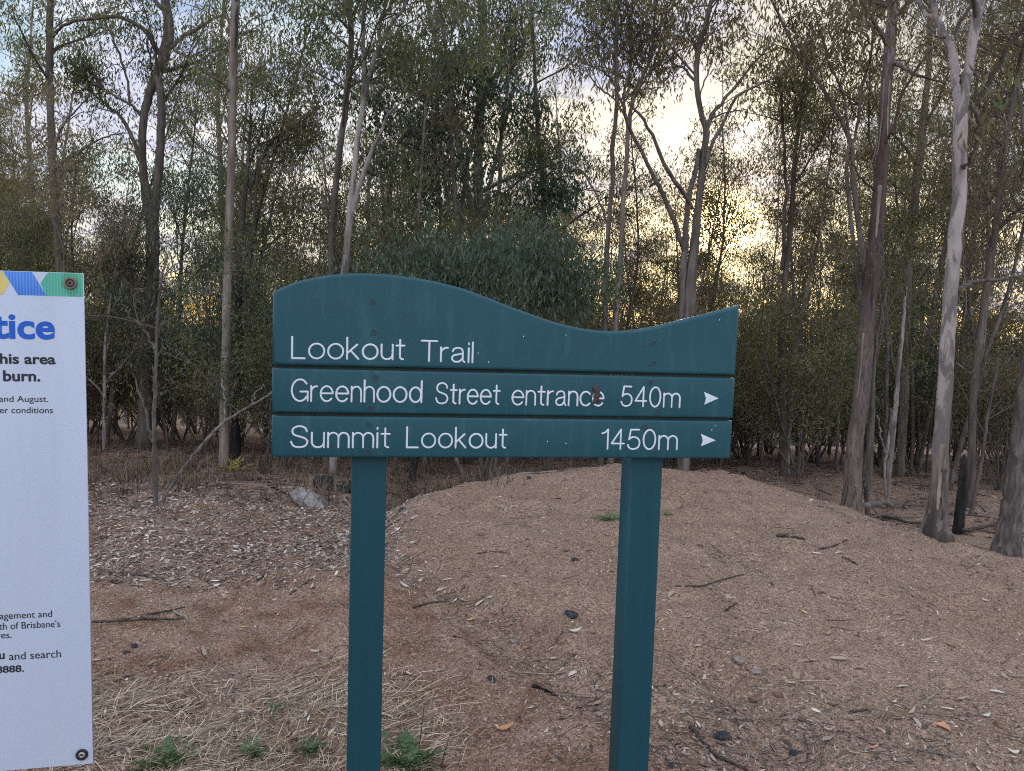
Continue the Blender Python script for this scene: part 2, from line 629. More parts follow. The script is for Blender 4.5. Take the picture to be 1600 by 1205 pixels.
m_sign, t, b = mat('green_sign_paint')
co = obj_coord(t)
n1 = noise(t, mapping(t, co, (3, 3, 9)), 1.0, 6, 0.6)
n2 = noise(t, co, 160.0, 2, 0.5)
n3 = noise(t, mapping(t, co, (26, 26, 5)), 1.0, 5, .7)
col = mixc(t, n1, (.0112, .0555, .072), (.0165, .0745, .092))
col = mixc(t, ramp(t, n3, [(0.52, 0), (0.8, .35)]), col, (.06, .17, .18))
col = mixc(t, ramp(t, n2, [(0.80, 0), (0.82, .7)]), col, (.34, .42, .44))
n4 = noise(t, mapping(t, co, (38, 38, 2.2)), 1.0, 4, .7)
col = mixc(t, ramp(t, n4, [(0.56, 0), (0.78, .42)]), col, (.040, .070, .078))
n5 = noise(t, co, 7.0, 6, .7, .6)
col = mixc(t, ramp(t, n5, [(0.58, 0), (0.75, .35)]), col, (.055, .125, .135))
t.links.new(col, b.inputs['Base Color'])
t.links.new(ramp(t, n1, [(0.3, .34), (.7, .5)]), b.inputs['Roughness'])
b.inputs['Specular IOR Level'].default_value = 0.22
bump(t, b, mathn(t, 'ADD', n2, mathn(t, 'MULTIPLY', n3, 2.0)), 0.12, 0.002)
m_post, t, b = mat('green_post_paint')
co = obj_coord(t)
n1 = noise(t, mapping(t, co, (30, 30, 2.5)), 1.0, 6, 0.65)
n2 = noise(t, co, 140.0, 2, 0.5)
col = mixc(t, n1, (.0065, .041, .057), (.011, .062, .080))
col = mixc(t, ramp(t, n2, [(0.78, 0), (0.80, .8)]), col, (.34, .42, .44))
t.links.new(col, b.inputs['Base Color'])
b.inputs['Roughness'].default_value = 0.5
b.inputs['Specular IOR Level'].default_value = 0.2
bump(t, b, n1, 0.25, 0.003)
m_white = plain('white_lettering', (.56, .60, .645), 0.55, .3, var=.06, scale=90)
m_screw = plain('painted_screw', (.010, .050, .066), 0.4, .5, var=.3, scale=300)
m_hole = plain('screw_socket', (.01, .012, .013), 0.6)
m_gap = plain('joint_shade', (.03, .035, .03), 0.8, var=.6, scale=60)  # dark colour standing in for shade in the board joints


def board_mesh(name, outline, y0, y1, bev, m, parent):
    bm = bmesh.new()
    vs = [bm.verts.new((x, y0, z)) for x, z in outline]
    fr = bm.faces.new(vs)
    bm.normal_update()
    if fr.normal.y > 0:
        fr.normal_flip()
    ex = bmesh.ops.extrude_face_region(bm, geom=[fr])
    bmesh.ops.translate(bm, vec=(0, y1 - y0, 0), verts=[e for e in ex['geom'] if isinstance(e, bmesh.types.BMVert)])
    bm.faces.ensure_lookup_table()
    bmesh.ops.recalc_face_normals(bm, faces=bm.faces)
    ed = [e for e in bm.edges if abs(e.verts[0].co.y - e.verts[1].co.y) < 1e-6]
    bmesh.ops.bevel(bm, geom=ed, offset=bev, segments=4, profile=0.5, affect='EDGES')
    for f in bm.faces:
        f.smooth = len(f.verts) == 4
    me = bpy.data.meshes.new(name)
    bm.to_mesh(me)
    bm.free()
    me.materials.append(m)
    o = bpy.data.objects.new(name, me)
    C.objects.link(o)
    o.parent = parent
    return o


prof = [(426, 456), (448, 446), (471, 438), (497, 432.5), (523, 429), (550, 427.3), (574, 427), (600, 428.3), (626, 431), (652, 434.6), (677, 439),
        (703, 445.3), (729, 452.5), (765, 466), (800, 479.5), (830, 490.5), (860, 501), (890, 509), (918, 514.5), (944, 517), (968, 517.3), (990, 515.8),
        (1015, 512), (1042, 506), (1073, 498), (1100, 491.5), (1128, 484.5), (1157, 477)]
P2 = spline([sl(*p) for p in prof], 90)
P2[0, 0] = -SW / 2
P2[-1, 0] = SW / 2
vb = [sl(425, 570)[1], sl(425, 575)[1], sl(424, 644.5)[1], sl(424, 649.5)[1], sl(424, 714.5)[1]]
out1 = [(x, z) for x, z in P2] + [(SW / 2, vb[0]), (-SW / 2, vb[0])]
b1 = board_mesh('board', out1, 0, .034, .008, m_sign, sign)
b2 = board_mesh('board', [(-SW / 2, vb[1]), (SW / 2 - .001, vb[1]), (SW / 2 - .001, vb[2]), (-SW / 2, vb[2])], .0005, .0345, .007, m_sign, sign)
b3 = board_mesh('board', [(-SW / 2, vb[3]), (SW / 2 - .003, vb[3]), (SW / 2 - .003, vb[4]), (-SW / 2, vb[4])], -.0005, .0335, .007, m_sign, sign)
tag(b1, 'wavy topped board reading Lookout Trail')
tag(b2, 'board reading Greenhood Street entrance 540m')
tag(b3, 'board reading Summit Lookout 1450m')
# added dark strip that paints the shade in the joints between the boards
for z in (0.5 * (vb[0] + vb[1]), 0.5 * (vb[2] + vb[3])):
    v, f = box(-SW / 2 + .004, SW / 2 - .006, .016, .030, z - .012, z + .012)
    make_obj('joint_shade_strip', [(v, f, 0, None)], [m_gap], sign, smooth=False)
# posts
for k, (u0, u1) in enumerate(((.2055, .2995), (.9965, 1.0915))):
    x0, x1 = u0 - SW / 2, u1 - SW / 2
    zt = vb[4] + .42 if k == 0 else vb[4] + .33
    p = board_mesh('post', [(x0, -0.5), (x1, -0.5), (x1, zt), (x0, zt)], .0355, .1275, .004, m_post, sign)

# ---- routed lettering: every letter is a few strokes on a unit cap height
def arc(cx, cy, rx, ry, a0, a1, n=14):
    a = np.radians(np.linspace(a0, a1, n))
    return [(cx + rx * math.cos(q), cy + ry * math.sin(q)) for q in a]


def smooth_path(p, n=26):
    return [tuple(q) for q in spline(p, n)]


XH = 0.70
GL = {
    'L': (.56, [[(0, 1), (0, 0)], [(0, 0), (.54, 0)]]),
    'o': (.66, [arc(.33, .35, .33, .35, 0, 360, 28)]),
    'k': (.52, [[(0, 1), (0, 0)], [(.44, .68), (.01, .27)], [(.15, .40), (.50, 0)]]),
    'u': (.50, [[(0, XH)] + arc(.25, .25, .25, .25, 180, 360, 14), [(.50, XH), (.50, 0)]]),
    't': (.36, [[(.16, .93), (.16, .14)] + arc(.29, .14, .13, .13, 190, 275, 7), [(0, .66), (.35, .66)]]),
    'T': (.66, [[(0, 1), (.66, 1)], [(.33, 1), (.33, 0)]]),
    'r': (.30, [[(0, XH), (0, 0)], [(0, .40)] + arc(.27, .42, .27, .27, 175, 85, 9)]),
    'a': (.54, [smooth_path([(.03, .52), (.08, .64), (.24, .70), (.40, .66), (.46, .52)], 16) + [(.46, .10), (.54, 0)],
                smooth_path([(.46, .42), (.28, .38), (.08, .32), (0, .18), (.07, .04), (.21, 0), (.36, .06), (.46, .20)], 22)]),
    'i': (.0, [[(0, XH), (0, 0)], [(0, .95), (0, .90)]]),
    'l': (.0, [[(0, 1), (0, 0)]]),
    'G': (.78, [arc(.40, .5, .40, .5, 38, 325, 30), [(.42, .44), (.78, .44)], [(.78, .44), (.78, .02)]]),
    'e': (.60, [[(.02, .37), (.60, .37)], arc(.30, .35, .30, .35, 3, 322, 26)]),
    'n': (.48, [[(0, XH), (0, 0)], [(0, .42)] + arc(.24, .45, .24, .25, 170, 0, 14) + [(.48, 0)]]),
    'h': (.48, [[(0, 1), (0, 0)], [(0, .42)] + arc(.24, .45, .24, .25, 170, 0, 14) + [(.48, 0)]]),
    'd': (.60, [arc(.29, .35, .29, .35, 0, 360, 26), [(.60, 1), (.60, 0)]]),
    'S': (.68, [smooth_path([(.64, .76), (.56, .93), (.34, 1.0), (.12, .92), (.05, .75), (.13, .59), (.34, .51), (.57, .42), (.67, .26), (.58, .07), (.34, 0), (.10, .06), (0, .26)], 40)]),
    'c': (.54, [arc(.30, .35, .30, .35, 42, 318, 24)]),
    'm': (.86, [[(0, XH), (0, 0)], [(0, .44)] + arc(.215, .46, .215, .24, 172, 0, 12) + [(.43, 0)], [(.43, .44)] + arc(.645, .46, .215, .24, 172, 0, 12) + [(.86, 0)]]),
    '5': (.55, [[(.50, 1), (.12, 1)], [(.12, 1), (.05, .50)], smooth_path([(.05, .50), (.16, .60), (.32, .62), (.49, .52), (.55, .32), (.48, .10), (.27, 0), (.08, .06), (0, .22)], 26)]),
    '4': (.58, [[(.42, 1), (.42, 0)], [(.42, 1), (0, .28)], [(0, .28), (.58, .28)]]),
    '0': (.56, [arc(.28, .5, .28, .5, 0, 360, 30)]),
    '1': (.27, [[(0, .79), (.14, .84), (.27, 1)], [(.27, 1), (.27, 0)]]),
}


def word(txt, x0, x1, yl, yr, cap, gap, parent, stroke=.0026):
    """txt from pixel x0 to x1; baseline at pixel heights yl (left), yr (right); cap = cap height in pixels at the left end"""
    xs, x = [], 0.0
    for i, c in enumerate(txt):
        xs.append(x)
        x += GL[c][0] + gap
    tot = x - gap
    a, bq = sl(x0, yl), sl(x1, yr)
    cu = sl(x0, yl - cap)[1] - a[1]
    a0, wd = a[0] + stroke, (bq[0] - a[0]) - 2 * stroke
    k = wd / tot
    parts = []
    rr = random.Random(txt)
    for c, ox in zip(txt, xs):
        for st in GL[c][1]:
            pts = [(a0 + (ox + p) * k, -.0004, (a[1] + (bq[1] - a[1]) * ((ox + p) / tot)) + stroke + q * (cu - 2 * stroke)) for p, q in st]
            if len(pts) == 2:
                pts = spline(pts, 6)
            pts = np.array(pts)
            r = np.full(len(pts), stroke) * rr.uniform(.93, 1.06)
            v, f = tube(pts, r, 10, True, ((0, -1, 0), .32))
            parts.append((v, f, 0, None))
    return make_obj('lettering', parts, [m_white], parent)


word('Lookout', 454.6, 633.2, 561.5, 563.5, 36.5, .17, b1)
word('Trail', 656.5, 739.5, 565.5, 568, 34.5, .17, b1)
word('Greenhood', 454.2, 659.8, 628.3, 630.3, 37, .17, b2)
word('Street', 679.5, 781.8, 632, 633.5, 35, .17, b2)
word('entrance', 798.6, 944.0, 634, 635.8, 34.5, .16, b2)
word('540m', 969, 1062.8, 636, 638, 33.5, .19, b2)
word('Summit', 453, 610.4, 700.5, 701, 36, .17, b3)
word('Lookout', 634, 792.5, 700.8, 701.5, 34.5, .18, b3)
word('1450m', 938.5, 1058.5, 703, 704, 33.5, .18, b3)
for bd, (x0, x1, y0, y1, yc) in ((b2, (1100, 1122.8, 612.5, 632.5, 622.5)), (b3, (1095, 1118.2, 678, 697.5, 688))):
    A, B, Cc = sl(x0, y0), sl(x0, y1), sl(x1, yc)
    E_ = sl(x0 + 3.0, (y0 + y1) / 2)
    o = board_mesh('arrow', [A, Cc, B, E_], -.0012, .0008, .0006, m_white, bd)

# screws: a countersunk head with a socket
for bd, pts in ((b1, [(582, 472), (583.5, 519), (1021.5, 536.5), (1020.8, 567.5)]), (b2, [(587, 590), (578, 637.5), (1016, 597.5), (1027, 642.5)]),
                (b3, [(575.6, 663), (573.6, 706), (1006.6, 667), (1022, 708)])):
    for p in pts:
        x, z = sl(*p)
        th = np.linspace(0, 2 * np.pi, 15)[:-1]
        rings = [(.0090, -.0003), (.0084, -.0012), (.0066, -.0009), (.0048, .0008), (.0036, -.0010), (.0024, -.0010), (.0020, .0015)]
        v = np.array([[x + r * math.cos(a), y + (.0005 if bd is b2 else -.0005 if bd is b3 else 0), z + r * math.sin(a)] for r, y in rings for a in th])
        n = len(th)
        f = np.array([[i * n + j, i * n + (j + 1) % n, (i + 1) * n + (j + 1) % n, (i + 1) * n + j] for i in range(len(rings) - 1) for j in range(n)])
        cap_ = np.array([[6 * n, 6 * n + j, 6 * n + j + 1, 6 * n + j + 1] for j in range(1, n - 1)])
        s = make_obj('screw', [(v, np.concatenate([f, cap_]), 0, None)], [m_screw, m_hole], bd)
        mi = [1 if (2 * n <= i < 4 * n or i >= 5 * n) else 0 for i in range(len(s.data.polygons))]
        s.data.polygons.foreach_set('material_index', mi)
# brown smudge stuck over the e of entrance
sm = []
rr = np.random.default_rng(3)
for k, (px, py, r) in enumerate([(930.5, 607, 5.0), (932.5, 611, 5.2), (931.5, 619, 5.4), (932.5, 624, 4.6), (929, 627, 3.4)]):
    x, z = sl(px, py)
    v, f = tube([(x - .001, -.0016, z - .0035), (x, -.0024, z), (x + .001, -.0016, z + .0035)], np.array([.8, 1, .8]) * r * .0019, 9, True, ((0, -1, 0), .3), .12, rr)
    sm.append((v, f, 0, None))
m_smudge = plain('mud_smudge', (.07, .05, .045), .9, .1, var=.5, scale=200)
make_obj('smudge', sm, [m_smudge], b2)
# small chips and droppings of pale paint
rr = np.random.default_rng(9)
for bd, pts in ((b1, [(818, 526), (884, 524), (747, 552), (763, 566), (1124, 500)]), (b3, [(884, 693), (855, 690), (1112, 672), (1118, 665)])):
    q = []
    for px, py in pts:
        x, z = sl(px, py)
        v, f = tube([(x, -.0004, z - .0015), (x + .0004, -.0008, z), (x, -.0004, z + .0018)], np.array([.0008, .0014, .0006]) * rr.uniform(.7, 1.2), 7, True, ((0, -1, 0), .4))
        q.append((v, f, 0, None))
    for v, f, _, _ in q:
        make_obj('paint_chip', [(v, f, 0, None)], [m_white], bd)

# ================================================================== the white notice
NY = R_(11.2)
ND = np.array([math.cos(NY), math.sin(NY), 0])
NN = np.array([math.sin(NY), -math.cos(NY), 0])
NO = np.array([-0.7714, 1.42, 0.0])
LEAN = .0106
gz = float(ground(NO[0] - .3, NO[1]))
notice = empty('notice_sign', (NO[0], NO[1], gz), 'white fluted plastic burn notice with blue heading and coloured band along its top', 'sign', rz=NY)
notice.rotation_euler = (0, -LEAN, NY)


def nl(px, py):
    u, v = splane(px, py, NO, ND, NN)
    return u + LEAN * (v - gz), v - gz


m_panel, t, b = mat('white_corflute')
co = obj_coord(t)
wv = t.nodes.new('ShaderNodeTexWave')
wv.wave_type = 'BANDS'
wv.bands_direction = 'X'
wv.inputs['Scale'].default_value = 62
t.links.new(co, wv.inputs['Vector'])
n1 = noise(t, mapping(t, co, (6, 6, 1.6)), 1.0, 5, .6)
n2 = noise(t, co, 90.0, 3, .6)
col = mixc(t, n1, (.39, .44, .545), (.45, .495, .585))
col = mixc(t, ramp(t, n2, [(.66, 0), (.74, .5)]), col, (.27, .28, .29))
col = mixc(t, ramp(t, noise(t, mapping(t, co, (9, 9, 1.2)), 1.0, 6, .7, .5), [(.5, 0), (.8, .35)]), col, (.31, .33, .35))
t.links.new(col, b.inputs['Base Color'])
b.inputs['Roughness'].default_value = .38
b.inputs['Specular IOR Level'].default_value = .4
bump(t, b, wv.outputs['Color'], .10, .0015)


def print_mat(name, c):
    m, t, b = mat(name)
    co = obj_coord(t)
    wv = t.nodes.new('ShaderNodeTexWave')
    wv.bands_direction = 'X'
    wv.inputs['Scale'].default_value = 62
    t.links.new(co, wv.inputs['Vector'])
    n = noise(t, mapping(t, co, (30, 30, 8)), 1, 4, .6)
    k = mixc(t, ramp(t, n, [(.35, 0), (.7, 1)]), tuple(x * .85 for x in c), tuple(min(1, x * 1.12) for x in c))
    k = mixc(t, mathn(t, 'MULTIPLY', wv.outputs['Fac'], .15), k, (.55, .62, .68))
    t.links.new(k, b.inputs['Base Color'])
    b.inputs['Roughness'].default_value = .4
    return m


m_blue = print_mat('print_blue', (.010, .15, .58))
m_green = print_mat('print_green', (.02, .32, .21))
m_dgreen = print_mat('print_wet_green', (.012, .26, .13))
m_yellow = print_mat('print_yellow', (.55, .44, .09))
m_tblue = plain('text_blue', (.008, .085, .42), .5, var=.04)
m_text = plain('text_black', (.016, .018, .024), .5, var=.04)
m_metal = plain('screw_metal', (.33, .31, .29), .45, .5, .7, var=.4, scale=200)
m_rust = plain('washer_rusty', (.16, .12, .10), .7, .3, .2, var=.5, scale=160)
m_rubber = plain('rubber_washer', (.015, .015, .016), .7)
m_rawpost = plain('grey_steel_post', (.18, .185, .19), .5, .4, .5, var=.2)

tr, br = nl(131, 427), nl(146, 1193)
PW = 0.62
panel = board_mesh('panel', [(-PW, tr[1]), (0.0, tr[1]), (0.0, br[1]), (-PW, br[1] - .002)], 0, .005, .0006, m_panel, notice)


def flat_print(name, px, m, y=-.0004):
    q = [nl(*p) for p in px]
    q = [(min(x, -.0006), min(z, tr[1] - .0007)) for x, z in q]
    return board_mesh(name, q, y, y + .0003, .00004, m, panel)


flat_print('printed_band', [(-70, 419.5), (3.8, 421.2), (15.0, 440.5), (4, 459.2), (-48, 458)], m_yellow)
flat_print('printed_band', [(5.0, 421.2), (50.0, 423.5), (72.5, 461.5), (28.4, 460)], m_blue)
flat_print('printed_band', [(75, 424.6), (133, 427), (132, 463.9), (72.9, 461.8), (63.3, 442)], m_green)
hx, hz = nl(110.4, 442.6)
halo = [(hx + a, hz + c) for a, c in [(-.016, -.006), (-.0150, .012), (-.0110, .0175), (.0085, .0172), (.0128, .012), (.013, -.004), (.0105, -.0105), (.0085, -.021), (.002, -.0225), (-.0045, -.0195), (-.008, -.012)]]
board_mesh('wet_patch', halo, -.0008, -.0005, .00004, m_dgreen, panel)


def disc(name, x, z, rings, mats, idx, parent):
    th = np.linspace(0, 2 * np.pi, 25)[:-1]
    n = len(th)
    v = np.array([[x + r * math.cos(a), y, z + r * math.sin(a)] for r, y in rings for a in th])
    f = [[i * n + j, i * n + (j + 1) % n, (i + 1) * n + (j + 1) % n, (i + 1) * n + j] for i in range(len(rings) - 1) for j in range(n)]
    k = (len(rings) - 1) * n
    f += [[k, k + j, k + j + 1, k + j + 1] for j in range(1, n - 1)]
    o = make_obj(name, [(v, np.array(f), 0, None)], mats, parent)
    o.data.polygons.foreach_set('material_index', [idx[min(i // n, len(idx) - 1)] for i in range(len(f))])
    return o


disc('screw', hx, hz, [(.0112, -.0004), (.0112, -.0030), (.0104, -.0042), (.0078, -.0042), (.0070, -.0022), (.0052, -.0020), (.0046, -.0040), (.0026, -.0044), (.0022, -.003), (.0004, -.003)],
     [m_rust, m_hole], [0, 0, 0, 0, 1, 0, 0, 1, 1, 1], panel)
hx, hz = nl(128.5, 1178.5)
disc('screw', hx, hz, [(.0108, -.0004), (.0108, -.0032), (.0098, -.0042), (.0072, -.0040), (.0060, -.0022), (.0050, -.0046), (.0030, -.0052), (.0022, -.0036), (.0004, -.0036)],
     [m_rubber, m_metal], [0, 0, 0, 0, 1, 1, 1, 0, 0], panel)


def text(s, xr, ybase, h_px, m, weight=0.0, xl=None, ref='l', rot=0.0, cut=None):
    """set s with its right end at pixel xr, baseline ybase; h_px = pixel height of the letter ref"""
    def mesh_of(body):
        cu = bpy.data.curves.new('t', 'FONT')
        cu.body = body
        cu.size = 1.0
        cu.offset = weight
        cu.extrude = 0.0
        cu.resolution_u = 6
        ob = bpy.data.objects.new('t', cu)
        C.objects.link(ob)
        bpy.context.view_layer.update()
        me = bpy.data.meshes.new_from_object(ob.evaluated_get(bpy.context.evaluated_depsgraph_get()))
        bpy.data.objects.remove(ob)
        co = np.empty(len(me.vertices) * 3, np.float32)
        me.vertices.foreach_get('co', co)
        return me, co.reshape(-1, 3)
    _, rc = mesh_of(ref)
    href = rc[:, 1].max() - max(0.0, rc[:, 1].min())
    me, co = mesh_of(s)
    P, Q = nl(xr, ybase), nl(xr, ybase - h_px)
    k = (Q[1] - P[1]) / href
    kx = k
    if xl is not None:
        kx = (P[0] - nl(xl, ybase)[0]) / (co[:, 0].max() - co[:, 0].min())
    X = P[0] + (co[:, 0] - co[:, 0].max()) * kx
    Z = P[1] + co[:, 1] * k + (X - P[0]) * rot
    out = np.stack([X, np.full(len(X), -.0006), Z], 1).astype(np.float32)
    me.vertices.foreach_set('co', out.ravel())
    me.materials.clear()
    me.materials.append(m)
    me.update()
    o = bpy.data.objects.new('printed_text', me)
    C.objects.link(o)
    o.parent = panel
    return o


text('Notice', 86.2, 528.6, 36.5, m_tblue, .028, ref='i', xl=-96)
text('this area', 87.2, 568.3, 15.6, m_text, .026, ref='h', xl=-11.4)
text('burn.', 63.2, 594.8, 16.6, m_text, .026, ref='b', xl=5.2)
text('and August.', 75.6, 627.3, 9.2, m_text, .002, ref='A', xl=-1.0)
text('weather conditions', 82.7, 645.0, 9.4, m_text, .002, ref='d', xl=-40)
text('management and', 81.6, 963.2, 10.2, m_text, .002, ref='d', xl=-28)
text("health of Brisbane's", 94.3, 978.8, 10.2, m_text, .002, ref='h', xl=-26)
text('reserves.', 18.5, 995.4, 10.0, m_text, .002, ref='l')
text('and search', 95.6, 1026.3, 11.6, m_text, .002, ref='d', xl=14.2)
text('au', 7.6, 1027.8, 8.6, m_text, .022, ref='u')
text('8888.', 37.8, 1048.2, 10.6, m_text, .022, ref='8', xl=-5.6)
# steel posts that carry the panel, behind it
for x in (-.56, -.29):
    v, f = box(x - .02, x + .02, .0055, .0455, -.4, tr[1] - .05)
    make_obj('post', [(v, f, 0, None)], [m_rawpost], notice, smooth=False)

# ================================================================== the ground sheet
def axis(lo, hi, step, far, grow=1.16):
    a = list(np.arange(lo, hi + 1e-6, step))
    s = step
    while a[-1] < far:
        s *= grow
        a.append(a[-1] + s)
    s = step
    pre = [lo]
    while pre[-1] > -far:
        s *= grow
        pre.append(pre[-1] - s)
    return np.array(pre[:0:-1] + a)


gx = axis(-3.2, 5.2, .03, 700)
gy = axis(1.2, 8.2, .028, 700)
gx = gx[(gx > -720) & (gx < 720)]
gy = gy[(gy > -60) & (gy < 760)]
XX, YY = np.meshgrid(gx, gy)
ZZ = ground(XX, YY)
nx, ny = len(gx), len(gy)
v = np.stack([XX.ravel(), YY.ravel(), ZZ.ravel()], 1)
i = np.arange(ny - 1)[:, None] * nx + np.arange(nx - 1)[None]
f = np.stack([i, i + 1, i + nx + 1, i + nx], -1).reshape(-1, 4)
gnd = make_obj('ground', [(v, f, 0, None)], [m_ground])
tag(gnd, 'reddish brown stony earth rising to a low mound', None, None, 'structure')

# ================================================================== trees
def foliage(rng, paths, zmin, spacing, tl, sig, nl, Ls, Ws, droop=.8, zmax=99, two=True, tint=None, tips=True, up=.35, back=0.0):
    """twigs along the paths above zmin, and leaf clumps hung on them"""
    tw, cen = [], []
    for P, r in paths:
        seg = np.linalg.norm(np.diff(P, axis=0), axis=1)
        cum = np.concatenate([[0], np.cumsum(seg)])
        s = max(spacing * rng.uniform(.2, 1), cum[-1] * (.30 if cum[-1] < 3.2 else 0))
        while s < cum[-1]:
            p = np.array([np.interp(s, cum, P[:, k]) for k in range(3)])
            rad = np.interp(s, cum, r)
            s += spacing * rng.uniform(.55, 1.45)
            if p[2] < zmin + rng.uniform(0, .8) or p[2] > zmax:
                continue
            for _ in range(1 if rad > .03 else 2):
                a = rng.uniform(0, 2 * np.pi)
                d = np.array([math.cos(a), math.sin(a), rng.uniform(-.1, .9) + up])
                if d[1] < 0 and rng.uniform() < back:
                    d[1] = -d[1]
                d /= np.linalg.norm(d)
                ln = tl * rng.uniform(.5, 1.4)
                mid = p + d * ln * .55 + rng.standard_normal(3) * ln * .07
                end = mid + (d * np.array([1, 1, .35]) + np.array([0, 0, -.12])) * ln * .5 + rng.standard_normal(3) * ln * .09
                Q = spline([p, mid, end], 6)
                tw.append(tube(Q, np.linspace(min(rad * .55, .011), .0035, 6), 4, False))
                cen.append(end)
                if two and rng.uniform() < .5:
                    cen.append(mid + rng.standard_normal(3) * .08)
        if tips:
            cen.append(P[-1])
    parts = []
    for v, f in tw:
        parts.append((v, f, 1, None))
    if cen:
        v, f, t = leaves(rng, cen, nl, sig, Ls, Ws, droop, tint)
        parts.append((v, f, 0, t))
    return parts


def wander(rng, p0, d, length, n, wob, bend=0.0):
    """a wandering path that bends upwards (bend>0) or down"""
    P = [np.array(p0, float)]
    d = np.array(d, float) / np.linalg.norm(d)
    st = length / (n - 1)
    for _ in range(n - 1):
        d = d + rng.standard_normal(3) * wob + np.array([0, 0, bend])
        d /= np.linalg.norm(d)
        P.append(P[-1] + d * st)
    return np.array(P)


def limbs_of(rng, P, r, n, t0, ln, elev, sub=2, bend=.06, wob=.12):
    out = []
    L_ = len(P) - 1
    az = rng.uniform(0, 6.28)
    for k in range(n):
        t = t0 + (1 - t0) * (k + rng.uniform(.1, .9)) / n
        i = t * L_
        a, fr = int(min(i, L_ - 1)), i - int(min(i, L_ - 1))
        p = P[a] * (1 - fr) + P[a + 1] * fr
        rad = np.interp(i, np.arange(L_ + 1), r)
        az += 2.4 + rng.uniform(-.6, .6)
        e = R_(rng.uniform(*elev))
        d = np.array([math.cos(az) * math.cos(e), math.sin(az) * math.cos(e), math.sin(e)])
        l = ln * rng.uniform(.6, 1.25) * (1.15 - .55 * t)
        Q = wander(rng, p, d, l, 7, wob, bend)
        rq = np.linspace(rad * .55, max(rad * .12, .005), 7)
        out.append((Q, rq))
        for _ in range(sub):
            j = rng.integers(2, 6)
            d2 = nrm(Q[j + 1 if j < 6 else j] - Q[j - 1]) + rng.standard_normal(3) * .6
            Q2 = wander(rng, Q[j], d2, l * rng.uniform(.35, .65), 5, wob, bend)
            out.append((Q2, np.linspace(rq[j] * .6, .004, 5)))
    return out


def build_tree(name, label, cat, group, base, stems, limbs, barkm, leafm, fol, sides=9, rng=None, rough=.05, limb_parts=False):
    """thing > trunk, limb..., crown. stems and limbs are (path, radii) in metres relative to the base"""
    root = empty(name, base, label, cat, group)
    parts = []
    for k, (P, r) in enumerate(stems):
        v, f = tube(P, r, sides, True, None, rough, rng)
        parts.append((v, f, 0, None))
    if not limb_parts:
        for P, r in limbs:
            v, f = tube(P, r, 5, False)
            parts.append((v, f, 0, None))
    make_obj('trunk', parts, [barkm], root)
    if limb_parts:
        for P, r in limbs:
            v, f = tube(P, r, 7, True, None, rough, rng)
            make_obj('limb', [(v, f, 0, None)], [barkm], root)
    if fol:
        make_obj('crown', fol, [leafm, TWIG], root)
    return root


# ---------------------------------------------------------------- the trees that stand out, each where it stands
def px_path(pts, D, n, dz=0.0, jig=0.0, rng=None):
    """pts (pixel x, pixel y, thickness in pixels) of the photograph turned into a path in metres at distance D (drifting dz away)"""
    Q = spline(pts, n)
    k = np.linspace(0, 1, n)
    D_ = D + dz * k
    P = np.array([at(a, b_, d) for (a, b_), d in zip(Q[:, :2], D_)])
    if jig and rng is not None:
        P += rng.standard_normal(P.shape) * jig * np.array([1, 1, .3])
    r = Q[:, 2] * D_ / FPX / 2 * .88
    return P, np.maximum(r, .004)


